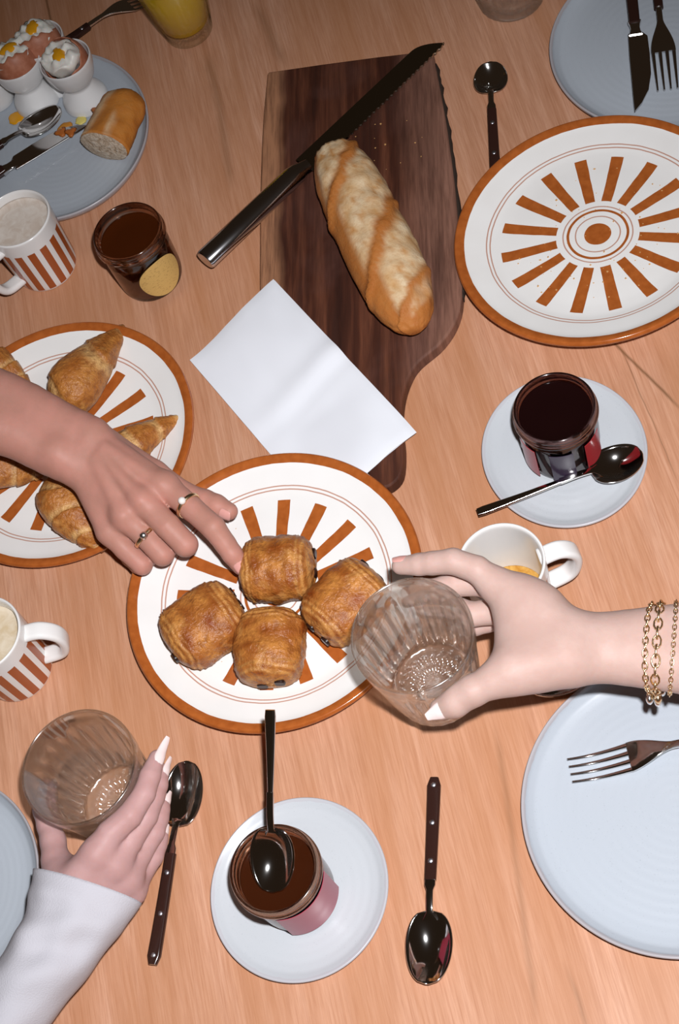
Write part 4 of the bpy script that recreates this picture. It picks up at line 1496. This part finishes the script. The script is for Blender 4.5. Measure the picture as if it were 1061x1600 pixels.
# ---------------------------------------------------------------- braceleted hand from the right, round the tumbler
H2 = Hand()
arm2 = [[J(1720, 1080, 16.0, 3.1), J(1720, 1150, 16.0, 3.1)], [J(1500, 1040, 14.5, 2.8), J(1500, 1105, 14.5, 2.8)], [J(1300, 1005, 13.1, 2.45), J(1300, 1065, 13.1, 2.45)], [J(1150, 988, 12.4, 2.2), J(1150, 1045, 12.4, 2.2)], [J(1040, 990, 11.8, 1.9), J(1042, 1036, 11.8, 1.9)],
        [J(950, 998, 11.6, 1.8), J(950, 1026, 11.6, 1.8)], [J(905, 996, 11.9, 1.75), J(900, 1030, 12.1, 1.8)]]
for q in (0, 1): H2.add_rod([st_[q] for st_ in arm2])
mc2 = [J(776, 915, 13.4, 1.15), J(792, 925, 11.6, 1.15), J(806, 940, 9.8, 1.1), J(818, 945, 8.2, 1.0)]
w2 = [J(890, 990, 12.8, 1.4), J(895, 1000, 12.0, 1.35), J(900, 1008, 11.2, 1.3), J(900, 1015, 10.6, 1.2)]
for a, b in zip(w2, mc2): H2.add_palm(a[0], b[0], a[1], b[1]*0.95, 0.011)
# thumb mound, web and palm
tm0, tm1 = J(880, 1030, 12.8, 1.6), J(800, 1050, 13.5, 1.35)
H2.add_palm(tm0[0], tm1[0], tm0[1], tm1[1], 0.012)
for (a, b) in ((J(812, 930, 13.0, 1.3), J(822, 1040, 13.2, 1.35)), (J(845, 950, 12.6, 1.5), J(850, 1035, 12.8, 1.5)), (J(830, 960, 11.0, 1.2), J(845, 1020, 11.0, 1.3)),
               (J(798, 960, 12.6, .9), J(800, 1025, 13.0, 1.0))):
    H2.add_palm(a[0], b[0], a[1], b[1], 0.014)
i2 = [mc2[0], J(745, 890, 14.0, 1.0), J(708, 877, 14.3, .95), J(676, 880, 14.1, .86), J(655, 882, 13.9, .82), J(626, 884, 13.6, .66)]
m2 = [mc2[1], J(752, 910, 11.9, 1.0), J(712, 912, 11.9, .95), J(684, 922, 11.7, .86), J(664, 930, 11.6, .82), J(642, 946, 11.4, .7)]
r2 = [mc2[2], J(775, 955, 9.9, 1.0), J(738, 960, 9.8, .92), J(708, 962, 9.7, .85), J(690, 965, 9.6, .8), J(664, 975, 9.5, .7)]
p2 = [mc2[3], J(790, 962, 8.1, .9), J(760, 972, 8.0, .8), J(742, 978, 7.9, .75), J(728, 982, 7.8, .72), J(710, 988, 7.7, .6)]
t2 = [tm1, J(768, 1065, 13.6, 1.15), J(738, 1080, 13.4, 1.1), J(722, 1089, 13.1, 1.02), J(708, 1095, 12.9, 1.0), J(688, 1105, 12.5, .8)]


def push_out(joints, gc, h, rim, base, clear=0.0006, first=2):
    """move finger joints outwards until the flesh touches the tumbler wall from outside"""
    out = []
    for k, (p, r) in enumerate(joints):
        p = p.copy()
        if k >= first and gc.z < p[2] < gc.z+h+r:
            zz = min(max((p[2]-gc.z)/h, 0), 1)
            R = base+(rim-base)*zz + r*0.97 + clear
            d = p[:2]-np.array([gc.x, gc.y]); L = np.linalg.norm(d)
            if L < R: p[:2] = np.array([gc.x, gc.y])+d/L*R
        out.append((p, r))
    return out


i2, m2, r2, p2, t2 = [push_out(f_, G_R, 0.10, 0.0437, 0.034, first=1) for f_ in (i2, m2, r2, p2, t2)]
for f_ in (i2, m2, r2, p2): H2.add_finger(f_, 0.008, 0.0015)
H2.add_finger(t2, 0.012, 0.003)
V, F = H2.mesh()
per2 = big_mesh('person', V, F, M_SK2, Vector(arm2[4][0][0]))
tag(per2, 'bare forearm from the right holding a ribbed tumbler, bracelets on the wrist', 'person')
nail(per2, H2, 4, t2[-1][0], t2[-2][0], TOCAM+Vector(RW @ np.array([-0.15, 0.1, 0.0])), 0.0165, 0.0150, M_NAILW, 0.003, 0.6)
nail(per2, H2, 0, i2[-1][0], i2[-2][0], TOCAM+Vector(RW @ np.array([0.0, -2.2, 0.0])), 0.011, 0.0105, M_NAIL)


def chain_bracelet(px_c, dz, tilt, label, link, wire, mt, drop, charms):
    a = Vector(J(px_c-60, 1010, 11.6, 1)[0]); b = Vector(J(px_c+60, 1015, 11.8, 1)[0]); c = (a+b)/2
    axis = (b-a).normalized() + Vector((0, 0.0, tilt))
    lp = loop_around(H2, c, axis, None, 120, 0.0012, 0.07)
    lp = [p+Vector((0, 0, -drop*max(0, -(p-c).normalized().z))) for p in lp]
    e = empty('bracelet', Vector((c.x, c.y, c.z-0.02))); tag(e, label, 'bracelet', 'bracelets on the right wrist')
    per = sum((lp[i]-lp[i-1]).length for i in range(len(lp)))
    nl = max(8, int(per/(link*0.78))); V, F = [], []
    # even spacing
    acc = [0.0]
    for i in range(len(lp)): acc.append(acc[-1]+(lp[(i+1) % len(lp)]-lp[i]).length)

    def pos(s):
        s %= acc[-1]
        k = int(np.searchsorted(acc, s, 'right'))-1; k = min(k, len(lp)-1)
        t_ = (s-acc[k])/max(1e-9, acc[k+1]-acc[k])
        return lp[k].lerp(lp[(k+1) % len(lp)], t_)
    for q in range(nl):
        s = q*acc[-1]/nl; p = pos(s); t = (pos(s+0.001)-pos(s-0.001)).normalized(); r = (p-c); r = (r-t*r.dot(t)).normalized(); w = t.cross(r)
        if q % 2: r, w = w, -r
        n1, n2 = 10, 5; b0 = len(V)
        for i in range(n1):
            a_ = 2*math.pi*i/n1
            d = t*math.cos(a_)*link*0.55 + w*math.sin(a_)*link*0.33
            dn = d.normalized()
            for k in range(n2):
                f_ = 2*math.pi*k/n2
                V.append(p+d+dn*wire*math.cos(f_)+r*wire*math.sin(f_)-e.location)
        for i in range(n1):
            for k in range(n2):
                F.append((b0+i*n2+k, b0+((i+1) % n1)*n2+k, b0+((i+1) % n1)*n2+(k+1) % n2, b0+i*n2+(k+1) % n2))
    mk('chain', V, F, mt, e)
    low = sorted(lp, key=lambda p: -(p-c).dot(Vector(RW @ np.array([0, 1.0, 0.3]))))
    for q in range(charms):
        p = low[q*2]
        dn = Vector(RW @ np.array([0.35*(q-2)/2, 1.0, 0.4])).normalized()
        ball('charm', p+dn*(0.0035+0.0025*(q % 2)), 0.0034, M_SILVER if q % 2 else M_GOLD, e, (0.8, 1.25, 1.3))
    return e


chain_bracelet(1018, 0, 0.06, 'fine gold chain bracelet nearest the hand', 0.0055, 0.0006, M_GOLD, 0.004, 2)
chain_bracelet(1030, 0, -0.05, 'chunky gold link bracelet with silver charms', 0.0085, 0.0008, M_GOLD, 0.008, 6)
chain_bracelet(1052, 0, -0.12, 'thin bracelet highest up the forearm', 0.004, 0.00045, M_GOLD, 0.003, 0)

# ---------------------------------------------------------------- sleeved hand at the lower left
H3 = Hand()
arm3 = [[J(0, 1590, 5.8, 1.5), J(20, 1605, 5.8, 1.5)], [J(62, 1500, 5.9, 1.5), J(88, 1512, 5.8, 1.5)], [J(95, 1430, 6.0, 1.5), J(125, 1440, 5.8, 1.5)], [J(112, 1388, 6.3, 1.5), J(150, 1400, 5.8, 1.5)]]
for q in (0, 1): H3.add_rod([st_[q] for st_ in arm3])
mc3 = [J(150, 1335, 8.4, 1.1), J(178, 1352, 7.2, 1.1), J(198, 1372, 5.8, 1.05), J(206, 1392, 4.5, .95)]
w3 = [J(112, 1385, 7.4, 1.35), J(128, 1390, 6.8, 1.35), J(145, 1400, 6.0, 1.3), J(158, 1408, 5.2, 1.2)]
for a, b in zip(w3, mc3): H3.add_palm(a[0], b[0], a[1], b[1]*0.95, 0.010)
H3.add_palm(J(105, 1372, 6.2, 1.3)[0], J(150, 1362, 6.2, 1.2)[0], 0.013, 0.012, 0.014)
H3.add_palm(J(120, 1390, 5.4, 1.3)[0], J(185, 1390, 4.8, 1.1)[0], 0.013, 0.011, 0.014)
i3 = [mc3[0], J(172, 1303, 8.6, 1.0), J(196, 1268, 8.7, .93), J(214, 1236, 8.5, .83), J(228, 1212, 8.3, .79), J(245, 1184, 8.0, .60)]
m3 = [mc3[1], J(203, 1315, 7.0, .94), J(228, 1275, 6.9, .9), J(240, 1244, 6.6, .86), J(246, 1226, 6.4, .8), J(252, 1204, 6.1, .6)]
r3 = [mc3[2], J(219, 1335, 5.4, .88), J(240, 1300, 5.2, .85), J(247, 1278, 5.0, .82), J(250, 1265, 4.9, .76), J(254, 1250, 4.7, .6)]
p3 = [mc3[3], J(222, 1365, 4.0, .8), J(240, 1338, 3.8, .76), J(246, 1320, 3.6, .72), J(249, 1310, 3.5, .68), J(252, 1298, 3.4, .55)]
t3 = [J(98, 1378, 6.4, 1.25), J(87, 1345, 6.0, 1.05), J(83, 1315, 5.6, .95), J(82, 1285, 5.3, .9), J(80, 1262, 5.1, .85), J(76, 1232, 4.9, .7)]
i3, m3, r3, p3, t3 = [push_out(f_, G_L, 0.10, 0.0445, 0.034, first=1) for f_ in (i3, m3, r3, p3, t3)]
for f_ in (i3, m3, r3, p3): H3.add_finger(f_, 0.008, 0.0015)
H3.add_finger(t3, 0.011, 0.003)
V, F = H3.mesh()
per3 = big_mesh('person', V, F, M_SK3, Vector(arm3[2][0][0]))
tag(per3, 'hand in a white sleeve gripping a ribbed tumbler at the lower left', 'person')
nail(per3, H3, 0, i3[-1][0], i3[-2][0], TOCAM+Vector(RW @ np.array([0.6, 0.0, 0.0])), 0.013, 0.0108, M_NAILW, 0.011)
nail(per3, H3, 1, m3[-1][0], m3[-2][0], TOCAM+Vector(RW @ np.array([1.6, 0.0, 0.0])), 0.012, 0.0100, M_NAILW, 0.006)
nail(per3, H3, 2, r3[-1][0], r3[-2][0], TOCAM+Vector(RW @ np.array([1.6, 0.0, 0.0])), 0.011, 0.0095, M_NAILW, 0.002)
nail(per3, H3, 3, p3[-1][0], p3[-2][0], TOCAM+Vector(RW @ np.array([1.6, 0.0, 0.0])), 0.009, 0.008, M_NAILW, 0.001)

# white sleeve: a loose flattened tube with a cuff edge and soft folds
M_SLEEVE = mat('white_knit', (0.50, 0.49, 0.53), 0.9, 0, 0.1); N = NT(M_SLEEVE)
kn = N.noise(N.coord.outputs['Object'], 900, 2)
N.bump(kn, 0.4, 0.001)
cl_, cr_ = at(53, 1360, 0.066), at(221, 1411, 0.050)
stn = []
Lp = spline([(53, 1360), (48, 1395), (34, 1440), (8, 1485), (-40, 1550), (-110, 1630), (-230, 1780)], 46)
Rp = spline([(221, 1411), (196, 1446), (165, 1488), (125, 1540), (78, 1600), (10, 1690), (-105, 1840)], 46)
V, F = [], []; MM = 48
for lay in (0, 1):
    for i in range(46):
        s = i/45
        a, b = at(Lp[i][0], Lp[i][1], 0.066), at(Rp[i][0], Rp[i][1], 0.052)
        c = (a+b)/2; sd = (b-a)/2; hw = sd.length; sd.normalize()
        nx = at((Lp[min(i+1, 45)][0]+Rp[min(i+1, 45)][0])/2, (Lp[min(i+1, 45)][1]+Rp[min(i+1, 45)][1])/2, 0.059)
        pv = at((Lp[max(i-1, 0)][0]+Rp[max(i-1, 0)][0])/2, (Lp[max(i-1, 0)][1]+Rp[max(i-1, 0)][1])/2, 0.059)
        t = (nx-pv).normalized(); up = sd.cross(t).normalized()
        if up.z < 0: up = -up
        for j in range(MM):
            an = 2*math.pi*j/MM; ca, sa = math.cos(an), math.sin(an)
            fold = 0.0016*math.sin(s*26+2.5*ca)*sstep(0.03, 0.25, s) + 0.0035*noise.noise((s*6, ca*1.6, sa*1.6)) * sstep(0.0, 0.2, s)
            k = 1.0 if lay == 0 else 0.955
            V.append(c + sd*ca*(hw*k+fold*(0.25+0.75*sa*sa)) + up*sa*((0.031+0.004*s)*k+fold*1.3))
for lay in (0, 1):
    for i in range(45):
        for j in range(MM):
            q = lay*46*MM
            F.append((q+i*MM+j, q+i*MM+(j+1) % MM, q+(i+1)*MM+(j+1) % MM, q+(i+1)*MM+j))
for i in (0, 45):
    for j in range(MM):
        F.append((i*MM+j, i*MM+(j+1) % MM, 46*MM+i*MM+(j+1) % MM, 46*MM+i*MM+j))
mk('sleeve', [v-per3.location for v in V], F, M_SLEEVE, per3)['label'] = 'white knitted sleeve'
